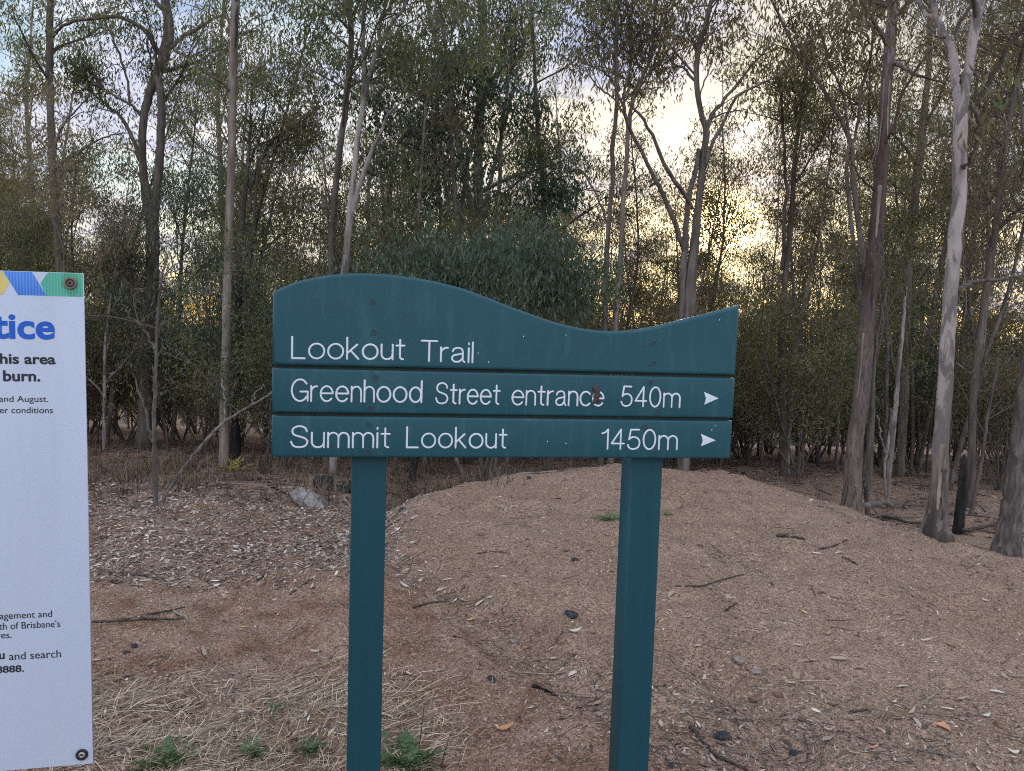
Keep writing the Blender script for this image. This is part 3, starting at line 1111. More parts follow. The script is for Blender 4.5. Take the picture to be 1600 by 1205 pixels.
def hero(name, label, cat, D, barkm, leafm, stems, limbs=(), leaf_py=330, seed=0, nl=36, spacing=.66, tl=.62, sig=.125, Ls=(.07, .125), Ws=(.016, .027),
         grow=True, auto=5, strips=0, dark_limbs=(), group=None, droop=.66, clumps=(), tint=None, sides=10):
    rng = np.random.default_rng(1000 + seed)
    S_, L_ = [], []
    base = None
    for k, st in enumerate(stems):
        P, r = px_path(st, D, 44, (0 if k == 0 else rng.uniform(-.25, .25)), .003, rng)
        if k == 0:
            g = float(ground(P[0, 0], P[0, 1]))
            if P[0, 2] > g - .1:
                q = P[0].copy()
                q[2] = g - .15
                q[0] += rng.uniform(-.04, .04)
                n_ = max(1, int((P[0, 2] - g) / .4))
                ext = np.array([q + (P[0] - q) * s for s in np.linspace(0, 1, n_ + 1)[:-1]])
                P = np.concatenate([ext, P])
                r = np.concatenate([np.full(len(ext), r[0]), r])
                r[0] *= 1.12
            base = np.array([P[0, 0], P[0, 1], g])
        if grow and k < 2 and st[-1][1] < 60:
            d = nrm(P[-1] - P[-4])
            E2 = wander(rng, P[-1], d, rng.uniform(2.2, 3.6), 7, .08, .05)[1:]
            P = np.concatenate([P, E2])
            r = np.concatenate([r, np.linspace(r[-1], r[-1] * .3, 7)[1:]])
        if k == 0 and st[0][2] > 24:
            r = r * (1 + .30 * np.exp(-np.maximum(P[:, 2] - base[2], 0) / .16))
        S_.append((P - base, r))
    for lb in limbs:
        l = len(lb) * .15
        P, r = px_path(lb, D, 16, rng.uniform(-1, 1) * l, .01, rng)
        L_.append((P - base, r))
    zl = at(800, leaf_py, D)[2] - base[2]
    extra = []
    if auto:
        for P, r in S_[:2]:
            m = P[:, 2] > zl
            if m.sum() > 5:
                extra += limbs_of(rng, P[m], r[m] * .8, auto, .05, 1.7, (25, 60), 2)
    fol = []
    if leafm is not None:
        fol = foliage(rng, S_ + L_ + extra, zl, spacing, tl, sig, nl, Ls, Ws, droop, tint=tint, back=.75)
        for P, r in extra:
            v, f = tube(P, np.minimum(r, .03), 5, False)
            fol.append((v, f, 1, None))
        if clumps:
            cc = []
            for cx_, cy2, rp, n_ in clumps:
                c0 = at(cx_, cy2, D) - base
                R0 = rp * D / FPX
                q = rng.standard_normal((n_, 3))
                q = nrm(q) * rng.uniform(.35, 1, (n_, 1)) * R0 * np.array([1, .8, .85])
                cc.append(c0 + q)
            cc = np.concatenate(cc)
            v, f, t_ = leaves(rng, cc, nl, sig, Ls, Ws, droop, tint)
            fol.append((v, f, 0, t_))
            # twigs carrying the clumps, from the nearest stem point below
            allp = np.concatenate([P for P, r in S_ + L_])
            for c0 in cc[::2]:
                w = np.linalg.norm(allp - c0, axis=1) + np.maximum(0, allp[:, 2] - c0[2] + .2) * 4
                p0 = allp[int(np.argmin(w))]
                if np.linalg.norm(p0 - c0) > .7:
                    p0 = c0 + rng.standard_normal(3) * .16 - np.array([0, 0, .12])
                mid = (p0 + c0) / 2 + rng.standard_normal(3) * .08 + np.array([0, 0, .05])
                v, f = tube(spline([p0, mid, c0], 6), np.linspace(.012, .004, 6), 4, False)
                fol.append((v, f, 1, None))
    root = build_tree(name, label, cat, group, base, S_, L_, barkm, leafm, fol, sides, rng, .035, True)
    lm_ = [c for c in root.children if c.name.startswith('limb')]
    for k in dark_limbs:
        lm_[k].data.materials[0] = B_DARK
    P, r = S_[0]
    for k in range(strips):           # shed bark hanging from the trunk
        i = int(rng.integers(4, len(P) - 14))
        a = rng.uniform(math.pi * .95, math.pi * 2.05)
        ln = rng.uniform(.25, .9)
        o0 = P[i] + np.array([math.cos(a), math.sin(a), 0]) * r[i] * 1.03
        out = np.array([math.cos(a), math.sin(a), 0])
        q = [o0 + np.array([0, 0, ln * .5]) - out * r[i] * .05, o0, o0 + out * rng.uniform(.01, .06) - np.array([0, 0, ln * .4]), o0 + out * rng.uniform(.0, .10) - np.array([0, 0, ln * .62])]
        v, f = tube(spline(q, 12), np.linspace(1, .35, 12) * rng.uniform(.008, .022), 6, True, (out, .25), .15, rng)
        make_obj('bark_strip', [(v, f, 0, None)], [B_DARK if rng.uniform() < .6 else B_TAN], root)
    return root


hero('gum_tree', 'dark straight gum trunk rising behind the white notice', 'tree', 12.8, B_DARK, GUM,
     [[(104, 640, 15), (95, 430, 14), (84, 300, 13), (80, 200, 12), (77, 100, 12), (79, 0, 11)]],
     [[(82, 57, 6), (95, 43, 5), (118, 33, 5), (150, 29, 4)], [(86, 238, 4), (96, 200, 4), (113, 178, 3), (140, 150, 2)], [(78, 138, 3), (50, 150, 2.5), (10, 148, 2)],
      [(84, 260, 5), (120, 240, 4), (160, 215, 3), (200, 208, 2)]], 250, 1)
hero('gum_tree', 'large dark twin-stemmed gum forking widely left of the green sign', 'tree', 13.2, B_DARK, GUM,
     [[(224, 735, 25), (229, 600, 23), (236, 460, 23), (238, 360, 22), (226, 290, 15), (222, 215, 13), (232, 150, 14), (246, 115, 16), (257, 85, 19), (264, 45, 17), (258, 0, 15)],
      [(240, 350, 16), (246, 290, 15), (251, 220, 14), (252, 160, 13), (247, 120, 13)]],
     [[(247, 82, 9), (230, 52, 8), (206, 34, 7), (180, 26, 6), (150, 29, 5), (122, 32, 4)], [(268, 75, 8), (285, 58, 7), (305, 48, 6), (328, 33, 5), (350, 22, 3)],
      [(272, 79, 5), (296, 92, 4), (325, 114, 4), (352, 120, 3)], [(218, 250, 8), (207, 215, 7), (190, 185, 6), (168, 165, 5), (148, 148, 4)],
      [(222, 182, 6), (205, 165, 5), (182, 152, 4), (160, 140, 3)], [(203, 160, 5), (197, 120, 4), (185, 80, 4), (172, 50, 3), (160, 20, 3)],
      [(228, 60, 4), (235, 95, 3), (238, 118, 3)], [(258, 20, 8), (235, -10, 7), (210, -60, 6)]], 210, 2, auto=2, clumps=((140, 115, 42, 26), (125, 95, 25, 10)))
pole = hero('gum_tree', 'pale tan pole-like gum trunk with a dark split near its top', 'tree', 10.5, B_TAN, GUM,
     [[(349, 742, 19), (352, 600, 16), (355, 450, 15), (357, 380, 15), (362, 250, 14), (364, 120, 14), (368, 0, 14)]],
     [[(362, 145, 5), (345, 128, 4), (320, 112, 3)], [(370, 60, 5), (385, 50, 4), (400, 48, 3)], [(368, 120, 4), (400, 108, 3), (420, 98, 2)]], 120, 3, auto=3)
_pb = np.array(pole.location)
v, f = tube(spline([at(371.5, 8, 10.43) - _pb, at(369, 30, 10.43) - _pb, at(370, 48, 10.43) - _pb, at(367, 78, 10.43) - _pb], 12), np.array([.003, .008, .011, .013, .012, .014, .017, .014, .016, .013, .009, .003]), 7, True, None, .12, np.random.default_rng(1))
make_obj('bark_split', [(v, f, 0, None)], [B_BURNT], pole)
hero('gum_sapling', 'thin pale lichened sapling beside the foot of the leaning branch', 'tree', float(gpt(243, 791)[1]), B_ROUGH, SCRUB,
     [[(243, 791, 9), (242, 720, 8), (241, 650, 7), (243, 580, 6), (246, 510, 5), (252, 440, 4), (262, 400, 3)]],
     [[(239, 690, 7), (231, 655, 6), (222, 625, 4), (212, 590, 3)], [(243, 545, 5), (225, 515, 4), (205, 495, 3), (190, 470, 2)]], 560, 4, grow=False, auto=0, nl=30, sig=.15, Ls=(.04, .08), Ws=(.008, .016), spacing=.22, tl=.5)
hero('gum_tree', 'charred black trunk standing close behind the pale tan pole trunk', 'tree', 11.5, B_SCORCH, SCRUB,
     [[(369, 708, 17), (369, 640, 16), (371, 560, 14), (374, 440, 12), (380, 330, 9), (388, 250, 7), (392, 180, 5)]],
     [[(388, 260, 6), (402, 225, 4), (412, 190, 4), (416, 150, 3)], [(374, 440, 8), (395, 360, 6), (405, 260, 5), (425, 235, 4), (465, 200, 3)], [(389, 330, 6), (398, 270, 5), (430, 215, 4), (480, 195, 3)]], 330, 5, grow=False)
hero('gum_tree', 'dark slender gum leaning right above the left post of the green sign', 'tree', 10.0, B_DARK, GUM,
     [[(510, 640, 14), (514, 500, 13), (517, 420, 12), (522, 320, 11), (530, 240, 11), (538, 185, 11), (546, 110, 11), (549, 60, 10), (545, 0, 10)]],
     [[(516, 400, 4), (500, 200, 3), (480, 155, 3), (455, 140, 2)], [(548, 50, 5), (525, 25, 4), (500, 10, 3)]], 240, 6)
hero('gum_tree', 'pale multi-stemmed gum with slim forked limbs above the left half of the sign', 'tree', 9.6, B_PALE, GUM,
     [[(524, 640, 14), (532, 500, 13), (540, 410, 13), (547, 330, 12), (553, 270, 10), (559, 215, 10), (567, 160, 9), (569, 100, 8), (567, 45, 7), (568, 0, 6)],
      [(548, 335, 11), (560, 295, 9), (572, 260, 8), (583, 230, 7), (596, 205, 5), (607, 178, 4), (640, 150, 3)]],
     [[(568, 160, 7), (579, 115, 8), (591, 75, 8), (612, 42, 6), (632, 10, 5), (650, -25, 4)], [(592, 70, 6), (594, 35, 5), (605, 0, 5), (610, -40, 4)], [(582, 230, 4), (603, 218, 3), (625, 210, 2)],
      [(574, 80, 4), (585, 68, 3), (600, 58, 3)]], 200, 7)
hero('gum_tree', 'slim grey gum stem amid the dark green broad-leaved crown above the sign', 'tree', 12.0, B_GREY, TEAL,
     [[(716, 520, 9), (714, 400, 9), (712, 313, 9), (707, 252, 8), (703, 190, 8), (701, 120, 7), (694, 60, 6), (688, 20, 6), (684, 0, 5)]],
     [[(704, 200, 4), (680, 160, 3), (650, 140, 2)], [(706, 210, 4), (735, 180, 3), (760, 165, 2)]], 340, 8, Ls=(.08, .13), Ws=(.028, .05), nl=15, sig=.14,
     clumps=((660, 105, 55, 22), (700, 85, 50, 18), (625, 120, 40, 12), (590, 155, 35, 10), (650, 190, 50, 16), (720, 130, 55, 20), (770, 140, 40, 12), (700, 220, 60, 20), (640, 260, 50, 16), (830, 170, 40, 12), (740, 260, 50, 16), (600, 240, 35, 10)))
hero('gum_tree', 'pale thin stem right of the grey one above the sign', 'tree', 13.0, B_PALE, GUM,
     [[(772, 520, 8), (775, 400, 8), (778, 330, 8), (781, 285, 7), (784, 200, 6), (796, 120, 5), (800, 60, 5), (812, 0, 4)]],
     [[(783, 240, 4), (810, 210, 3), (838, 190, 2)], [(797, 110, 4), (815, 80, 3), (822, 40, 2)]], 330, 9, clumps=((800, 70, 35, 12), (790, 200, 40, 14), (855, 240, 45, 14)))
hero('gum_tree', 'dark thin leaning stem crossing the grey stem above the sign', 'tree', 12.5, B_DARK, TEAL,
     [[(712, 520, 9), (719, 367, 9), (724, 306, 8), (731, 250, 7), (745, 190, 5), (765, 140, 4), (780, 100, 3)]],
     [[(690, 400, 6), (687, 330, 6), (684, 280, 5), (676, 221, 5), (668, 190, 3)], [(731, 250, 4), (745, 215, 3), (770, 180, 2)]], 340, 10, grow=False, auto=3, Ls=(.07, .12), Ws=(.022, .04), clumps=((830, 290, 50, 16), (880, 300, 45, 14), (680, 300, 45, 12)))
hero('gum_tree', 'straight dark stem of a close pair, nearer the pale forked limbs', 'tree', 10.2, B_DARK, GUMB,
     [[(944, 640, 11), (945, 510, 10), (948, 401, 9), (952, 340, 8), (958, 272, 8), (957, 231, 8), (964, 163, 7), (962, 68, 7), (967, 0, 6)]],
     [[(948, 350, 4), (935, 310, 4), (915, 275, 3), (885, 245, 3), (862, 215, 2)], [(962, 130, 4), (940, 110, 3), (915, 100, 2)]], 230, 11)
hero('gum_tree', 'brown stem of a close pair, splitting into upright wands', 'tree', 10.6, B_TAN, GUMB,
     [[(960, 640, 11), (962, 510, 10), (970, 401, 9), (974, 306, 8), (979, 255, 8), (983, 190, 7), (995, 140, 6), (1018, 85, 5), (1023, 17, 4), (1024, 0, 4)],
      [(981, 205, 6), (975, 150, 5), (985, 100, 4), (982, 40, 4), (990, 0, 3)]],
     [[(982, 195, 4), (965, 160, 3), (940, 140, 3), (915, 110, 2)], [(990, 155, 4), (1010, 120, 3), (1035, 95, 2)]], 210, 12)
hero('gum_tree', 'big many-limbed gum in front of the setting sun', 'tree', 10.0, B_GREY, GUMB,
     [[(1074, 640, 22.4), (1074, 520, 21.5), (1078, 460, 20.6), (1084, 395, 17.2), (1089, 345, 14.6), (1093, 306, 12.9), (1099, 245, 12.0), (1104, 205, 11.2), (1096, 180, 9.5), (1088, 125, 9.5), (1092, 75, 8.6), (1104, 34, 7.7), (1112, 0, 6.9)],
      [(1066, 520, 12.0), (1066, 450, 12.0), (1070, 390, 11.2), (1073, 340, 10.3), (1078, 300, 9.5), (1086, 270, 8.6), (1092, 235, 7.7)]],
     [[(1104, 210, 9.5), (1110, 185, 7.7), (1126, 163, 6.0), (1155, 129, 5.2), (1189, 88, 3.4), (1212, 62, 2.6)],
      [(1101, 265, 7.7), (1108, 240, 6.9), (1125, 204, 6.0), (1148, 156, 5.2), (1182, 134, 4.3), (1225, 112, 2.6), (1250, 95, 1.7)],
      [(1071, 395, 10.3), (1061, 367, 9.5), (1044, 326, 8.6), (1027, 286, 7.7), (1006, 245, 6.9), (986, 204, 6.0), (975, 170, 4.3), (958, 120, 2.6)],
      [(1080, 325, 8.6), (1070, 302, 7.7), (1054, 284, 7.7), (1033, 246, 6.9), (1020, 211, 6.0), (1003, 182, 5.2), (985, 160, 3.4)],
      [(1085, 128, 5.2), (1070, 108, 4.3), (1055, 102, 3.4), (1042, 85, 2.6)], [(1111, 185, 3.4), (1140, 175, 2.6), (1165, 172, 1.7)], [(1092, 80, 3.4), (1075, 50, 3.4), (1070, 10, 2.6)],
      [(1096, 185, 3.4), (1094, 150, 2.6), (1108, 110, 2.6), (1118, 80, 1.7)]], 150, 13, sides=12)
hero('gum_tree', 'thin dark upright trunk just right of the sign', 'tree', 11.6, B_DARK, SCRUB,
     [[(1223, 762, 15), (1224, 700, 15), (1223, 640, 14), (1221, 560, 13), (1222, 500, 12), (1230, 410, 9), (1237, 340, 9), (1240, 272, 8), (1245, 221, 7), (1250, 177, 6), (1257, 125, 5), (1262, 80, 4)]],
     [[(1247, 200, 4), (1240, 160, 3), (1225, 135, 3), (1215, 110, 2)], [(1224, 420, 7), (1227, 306, 6), (1225, 238, 5), (1220, 150, 4), (1216, 120, 3)], [(1238, 330, 4), (1265, 300, 3), (1290, 285, 2)]], 330, 14, grow=False)
hero('gum_tree', 'grey gum with an open vase of limbs left of the big red-barked trunk', 'tree', 10.4, B_GREY, GUMB,
     [[(1362, 640, 13), (1358, 480, 12), (1350, 405, 11), (1340, 340, 9), (1333, 272, 9), (1330, 228, 9), (1318, 195, 7), (1293, 152, 6), (1271, 116, 6), (1250, 90, 5), (1230, 51, 5), (1206, 0, 4)],
      [(1345, 470, 8), (1337, 405, 7), (1329, 340, 7), (1323, 272, 7), (1324, 235, 6)]],
     [[(1330, 232, 6), (1338, 204, 5), (1346, 136, 5), (1360, 88, 4), (1367, 40, 3), (1372, 0, 3)], [(1331, 228, 5), (1322, 170, 4), (1312, 130, 4), (1295, 100, 3), (1285, 60, 3), (1270, 10, 2)],
      [(1300, 160, 4), (1320, 120, 3), (1318, 70, 3), (1325, 20, 2)], [(1252, 92, 4), (1262, 60, 3), (1268, 30, 3)]], 190, 15)
hero('gum_tree', 'big red-brown gum trunk with peeling bark behind the crest of the mound', 'tree', 8.7, B_BIG, GUMB,
     [[(1324, 830, 42), (1330, 790, 34), (1333, 740, 30), (1336, 690, 28), (1345, 623, 27), (1351, 559, 27), (1354, 500, 27), (1360, 452, 28), (1366, 395, 27), (1370, 345, 24), (1374, 306, 22), (1379, 238, 20), (1382, 170, 19), (1388, 102, 18), (1392, 51, 18), (1397, 0, 18)]],
     [[(1391, 98, 8), (1404, 101, 7), (1417, 109, 6), (1441, 119, 5), (1478, 131, 3)], [(1360, 480, 12), (1345, 440, 9), (1339, 405, 7), (1335, 380, 5)], [(1378, 230, 6), (1395, 205, 5), (1410, 150, 5), (1440, 95, 4), (1475, 60, 3)],
      [(1372, 300, 5), (1352, 285, 4), (1330, 252, 3)], [(1386, 60, 6), (1370, 45, 5), (1352, 30, 4), (1345, -10, 4)]], 120, 16, sides=16, strips=9)
hero('gum_tree', 'smooth pale gum with a forked top and dark foot by the mound', 'tree', float(gpt(1464, 834)[1]), B_GUM, GUMB,
     [[(1461, 838, 44), (1463, 815, 36), (1466, 780, 30), (1468, 746, 28), (1472, 679, 26), (1476, 599, 25), (1481, 519, 24), (1486, 452, 24), (1491, 391, 23), (1497, 323, 23), (1500, 238, 22), (1501, 180, 23), (1506, 150, 17), (1514, 100, 16), (1524, 41, 17), (1531, 0, 17)],
      [(1499, 190, 15), (1494, 140, 14), (1491, 105, 15), (1486, 75, 14), (1472, 48, 12), (1462, 25, 9), (1458, 0, 9)]],
     [[(1478, 55, 11), (1468, 36, 9), (1455, 25, 7), (1444, 14, 7), (1430, 0, 6), (1410, -30, 5)], [(1495, 455, 8), (1506, 447, 7), (1526, 440, 7), (1562, 437, 6), (1597, 430, 4)], [(1486, 62, 5), (1500, 48, 5), (1525, 35, 4), (1545, 20, 3)],
      [(1505, 265, 7), (1516, 250, 6), (1526, 205, 6), (1527, 155, 6)]], 60, 17, auto=3, sides=16, strips=5, dark_limbs=(1, 3))
hero('she_oak', 'dark feathery drooping tree right of the smooth pale gum', 'tree', 9.6, B_DARK, SCRUBB,
     [[(1516, 760, 13), (1520, 640, 13), (1524, 580, 13), (1535, 500, 13), (1546, 420, 12), (1552, 380, 12), (1560, 323, 11), (1567, 238, 11), (1577, 187, 10), (1586, 136, 9), (1597, 85, 8), (1606, 40, 7), (1612, 0, 7)]],
     [[(1562, 300, 6), (1590, 282, 5), (1640, 270, 4)], [(1526, 160, 9), (1546, 129, 9), (1571, 85, 8), (1600, 42, 7), (1640, 0, 6)], [(1558, 330, 5), (1535, 300, 4), (1512, 285, 3)], [(1569, 235, 5), (1540, 225, 4), (1515, 232, 3), (1490, 245, 2)],
      [(1556, 360, 5), (1580, 335, 4), (1610, 320, 3)], [(1575, 190, 5), (1555, 180, 4), (1535, 190, 3), (1520, 215, 2)]], 400, 18, nl=60, sig=.26, Ls=(.10, .20), Ws=(.004, .009), spacing=.26, tl=.9, auto=8)
hero('gum_tree', 'brown trunk half hidden between the red-barked and pale gums', 'tree', 13.0, B_TAN, GUM,
     [[(1412, 640, 15), (1416, 480, 15), (1421, 374, 14), (1429, 306, 14), (1438, 238, 14), (1443, 187, 12), (1450, 120, 10), (1452, 60, 9), (1455, 0, 8)]],
     [[(1440, 235, 5), (1465, 215, 4), (1490, 200, 3)], [(1428, 320, 5), (1408, 300, 4), (1385, 280, 3)]], 300, 19)
hero('gum_tree', 'leaning grey trunk at the far right beyond the mound', 'tree', float(gpt(1573, 862)[1]), B_ROUGH, GUM,
     [[(1571, 866, 40), (1581, 800, 34), (1590, 730, 31), (1599, 650, 30), (1611, 550, 29), (1625, 450, 28), (1650, 300, 26), (1690, 0, 22)]],
     [[(1640, 360, 9), (1610, 260, 8), (1590, 120, 6)]], 200, 20, auto=3, sides=14)
hero('gum_stump', 'charred black snapped trunk right beside the smooth pale gum', 'tree', float(gpt(1499, 833)[1]), B_BURNT, None,
     [[(1497, 836, 20), (1500, 800, 17), (1503, 765, 15), (1505, 735, 11), (1507, 712, 6)]], [], 330, 21, grow=False)
hero('gum_sapling', 'dark crooked sapling touching the foot of the red-barked trunk', 'tree', 8.9, B_DARK, SCRUB,
     [[(1356, 805, 10), (1354, 770, 9), (1352, 740, 11), (1357, 700, 8), (1361, 660, 8), (1364, 600, 6), (1372, 520, 5), (1385, 450, 4)]], [[(1352, 745, 4), (1343, 755, 3), (1336, 762, 2)]], 600, 22, grow=False, auto=2, Ls=(.04, .07), Ws=(.009, .016), nl=22)
hero('gum_sapling', 'pale thin sapling between the red-barked trunk and the pale gum', 'tree', 9.4, B_PALE, SCRUB,
     [[(1385, 815, 6), (1388, 770, 6), (1391, 720, 9), (1397, 660, 9), (1402, 600, 8), (1410, 520, 6), (1416, 450, 4)], [(1387, 800, 4), (1382, 740, 4), (1388, 690, 4), (1392, 640, 3)]], [[(1391, 720, 4), (1378, 690, 3), (1372, 650, 3)]], 620, 23, grow=False, auto=2, Ls=(.04, .07), Ws=(.009, .016), nl=22)
hero('gum_sapling', 'thin leaning sapling standing beyond the charred trunk', 'tree', 9.2, B_DARK, SCRUB,
     [[(1516, 808, 8), (1524, 770, 7), (1534, 720, 6), (1545, 640, 5), (1560, 560, 4)]], [], 680, 24, grow=False, auto=2, Ls=(.04, .07), Ws=(.009, .016), nl=22)
hero('gum_tree', 'charred twin-stemmed trunk seen under the sign by its left post', 'tree', 10.0, B_BURNT, SCRUB,
     [[(642, 776, 16), (645, 740, 13), (652, 700, 12), (665, 600, 10), (672, 500, 8), (676, 430, 6)]], [[(636, 790, 8), (640, 760, 9), (645, 735, 9)]], 520, 25, grow=False, auto=3)
hero('gum_tree', 'thin dark trunk seen under the sign, second from its left post', 'tree', 11.5, B_DARK, SCRUB,
     [[(710, 752, 13), (712, 715, 11), (715, 650, 10), (716, 560, 8), (722, 440, 6)]], [], 520, 26, grow=False, auto=3)
hero('gum_tree', 'thin dark trunk hugging the right side of the left sign post', 'tree', 10.6, B_DARK, SCRUB,
     [[(616, 764, 11), (618, 715, 10), (622, 620, 9), (628, 500, 7), (630, 420, 5)]], [], 520, 27, grow=False, auto=3)
hero('dead_branch', 'long grey dead branch leaning up to the left end of the sign', 'branch', float(gpt(252, 785)[1]), DEADWOOD, None,
     [[(249, 791, 6), (262, 768, 6), (282, 738, 6.5), (300, 715, 6), (322, 688, 6), (345, 665, 5.5), (368, 648, 5), (392, 634, 4.5), (420, 617, 4), (448, 598, 2.5)]], [[(345, 665, 4), (352, 645, 3), (350, 620, 3), (345, 590, 2)], [(392, 634, 3), (398, 615, 2), (412, 600, 2)]], 330, 28, grow=False)

# dense dark bush whose top shows over the sign
rng = np.random.default_rng(77)
D0 = 8.8
bx = at(765, 470, D0)
bz = float(ground(bx[0], bx[1]))
base = np.array([bx[0], bx[1], bz])
st = []
for k in range(7):
    a = rng.uniform(0, 6.28)
    st.append((wander(rng, [0, 0, -.1], [math.cos(a) * .45, math.sin(a) * .45, 1], 2.3, 8, .1, .03), np.linspace(.03, .008, 8)))
cc = []
for cx_, cy2, rp, n_ in ((700, 420, 45, 40), (660, 432, 36, 30), (735, 408, 36, 34), (775, 412, 36, 34), (820, 402, 40, 40), (862, 415, 38, 36), (890, 448, 30, 24), (785, 450, 50, 36), (845, 465, 50, 36), (720, 460, 50, 30), (635, 455, 30, 16), (585, 440, 40, 14), (610, 410, 34, 10), (660, 392, 30, 9), (690, 378, 22, 6), (760, 382, 22, 7), (812, 372, 26, 8), (880, 392, 26, 8), (920, 425, 34, 12), (940, 470, 34, 12), (560, 480, 40, 14)):
    c0 = at(cx_, cy2, D0 + rng.uniform(-.9, .9)) - base
    q = rng.standard_normal((n_, 3)) * np.array([.75, .9, .55]) * rp * D0 / FPX
    cc.append(c0 + q)
cc = np.concatenate(cc)
v, f, t_ = leaves(rng, cc, 28, .12, (.06, .11), (.014, .026), .7, (0, .8))
build_tree('bush', 'wide ragged dark green bush showing just above the middle of the sign', 'bush', None, base, st, [], B_DARK, TEAL, [(v, f, 0, t_)], 6)

# ---------------------------------------------------------------- kinds of tree that fill the forest, each built once and then copied
def proto_gum(k, h, r, t0, nlimb, ln, leafm, barkm, nl, sig, Ls, Ws, spacing=.5, tl=.7, twin=False, zcrown=2.2):
    rng = np.random.default_rng(300 + k)
    P = wander(rng, [0, 0, -.2], [rng.uniform(-.06, .06), rng.uniform(-.06, .06), 1], h, 18, .035, .01)
    rr = np.interp(np.linspace(0, 1, 18), [0, .05, .6, 1], [r * 1.35, r, r * .6, r * .15])
    st = [(P, rr)]
    if twin:
        i = 5
        P2 = wander(rng, P[i], [rng.uniform(-.3, .3), rng.uniform(-.3, .3), 1], h * .65, 13, .05, .03)
        st.append((P2, np.linspace(rr[i] * .75, r * .12, 13)))
    lb = limbs_of(rng, P, rr, nlimb, t0, ln, (20, 62), 2)
    if twin:
        lb += limbs_of(rng, st[1][0], st[1][1], nlimb // 2, .2, ln * .8, (20, 60), 2)
    fol = foliage(rng, st + lb, zcrown, spacing, tl, sig, nl, Ls, Ws, .66)
    return st, lb, fol, barkm, leafm


KINDS = {}


def kind(key, *spec):
    KINDS[key] = [s for s in spec]


G = [proto_gum(k, h, r, t0, n, ln, lm, bm_, nl + 13, .13, (.08, .135), (.018, .030), sp * 1.5, .75, tw, zc) for k, (h, r, t0, n, ln, lm, bm_, nl, sp, tw, zc) in enumerate([
    (10.5, .075, .22, 11, 1.9, GUM, B_DARK, 22, .50, False, 2.0), (12.0, .10, .25, 11, 2.2, GUMB, B_GREY, 22, .50, True, 2.4), (9.5, .06, .2, 10, 1.7, TEAL, B_GREY, 22, .48, False, 1.8),
    (13.0, .12, .28, 12, 2.4, GUM, B_TAN, 22, .52, True, 2.8), (11.0, .07, .25, 11, 1.8, SCRUB, B_DARK, 22, .48, False, 2.2), (12.5, .09, .3, 11, 2.0, GUMB, B_PALE, 22, .5, False, 2.6)])]
SP = [proto_gum(20 + k, h, r, .16, 11, 1.15, lm, bm_, 30, .10, (.05, .09), (.013, .021), .38, .45, False, .5) for k, (h, r, lm, bm_) in enumerate([
    (4.6, .030, SCRUB, B_DARK), (5.6, .038, SCRUBB, B_PALE), (3.8, .024, GUM, B_GREY), (6.4, .042, GUM, B_DARK), (5.0, .034, SCRUB, B_TAN), (4.2, .028, TEAL, B_DARK)])]


def proto_shrub(k, h, w, lm, bm_, n, nl):
    rng = np.random.default_rng(500 + k)
    st, lb = [], []
    for q in range(6):
        a = rng.uniform(0, 6.28)
        P = wander(rng, [0, 0, -.1], [math.cos(a) * w * .35, math.sin(a) * w * .35, 1], h * rng.uniform(.7, 1), 9, .1, .02)
        st.append((P, np.linspace(.022, .006, 9)))
        lb += limbs_of(rng, P, np.linspace(.02, .006, 9), 5, .18, w * .6, (5, 60), 1)
    fol = foliage(rng, st + lb, .35, .36, .40, .12, nl + 8, (.045, .08), (.012, .020), .5)
    return st, lb, fol, bm_, lm


SH = [proto_shrub(k, h, w, lm, bm_, 0, nl) for k, (h, w, lm, bm_, nl) in enumerate([
    (2.6, 1.3, SCRUB, B_DARK, 26), (3.2, 1.4, SCRUB, B_GREY, 26), (2.1, 1.2, SCRUBB, B_DARK, 22), (2.9, 1.5, SCRUBB, B_DARK, 22)])]


def zone(px):
    return 0 if px < 425 else (1 if px < 1158 else 2)


ZN = ['left of the green sign', 'behind the green sign', 'right of the green sign']
GT = ['slender dark-barked gum', 'grey twin-stemmed gum', 'small grey-stemmed broad-leaved tree', 'tall tan-barked twin-stemmed gum', 'dark thin-stemmed wattle', 'pale-stemmed tall gum']
ST_ = ['dark thin olive sapling', 'pale thin sapling with brownish leaves', 'short grey olive sapling', 'tall dark thin sapling', 'tan thin-stemmed sapling', 'small dark-green sapling']
HT = ['olive-green bushy shrub', 'tall grey-green shrub', 'low brownish shrub', 'wide brown-olive shrub']
SRC = {}


def plant(proto, key, name, label, cat, group, x, y, rz, sc):
    g = float(ground(x, y))
    if key not in SRC:
        st, lb, fol, bm_, lm = proto
        o = build_tree(name, label, cat, group, (x, y, g), st, lb, bm_, lm, fol, 7)
        SRC[key] = o
    else:
        o = copy_tree(SRC[key])
        o.location = (x, y, g)
        tag(o, label, cat, group)
    o.rotation_euler = (0, 0, rz)
    o.scale = (sc, sc, sc)
    return o


rng = np.random.default_rng(42)
taken = [(-2.6, 10.)]


def spots(n, d0, d1, pxa, pxb, gap, seed):
    r = np.random.default_rng(seed)
    out, tries = [], 0
    while len(out) < n and tries < n * 60:
        tries += 1
        D = math.sqrt(r.uniform(d0 ** 2, d1 ** 2))
        px = r.uniform(pxa, pxb)
        if gap > .8 and (1108 < px < 1162 or 120 < px < 340 or (485 < px < 610 and D < 20)):      # the opening the low sun shines through
            continue
        x = (px - 800) / FPX * D
        if all((x - a) ** 2 + (D - c) ** 2 > gap ** 2 for a, c in taken):
            taken.append((x, D))
            out.append((x, D, px))
    return out


def depth_word(D):
    return 'near the forest edge' if D < 15 else ('farther in' if D < 24 else 'deep in the forest')


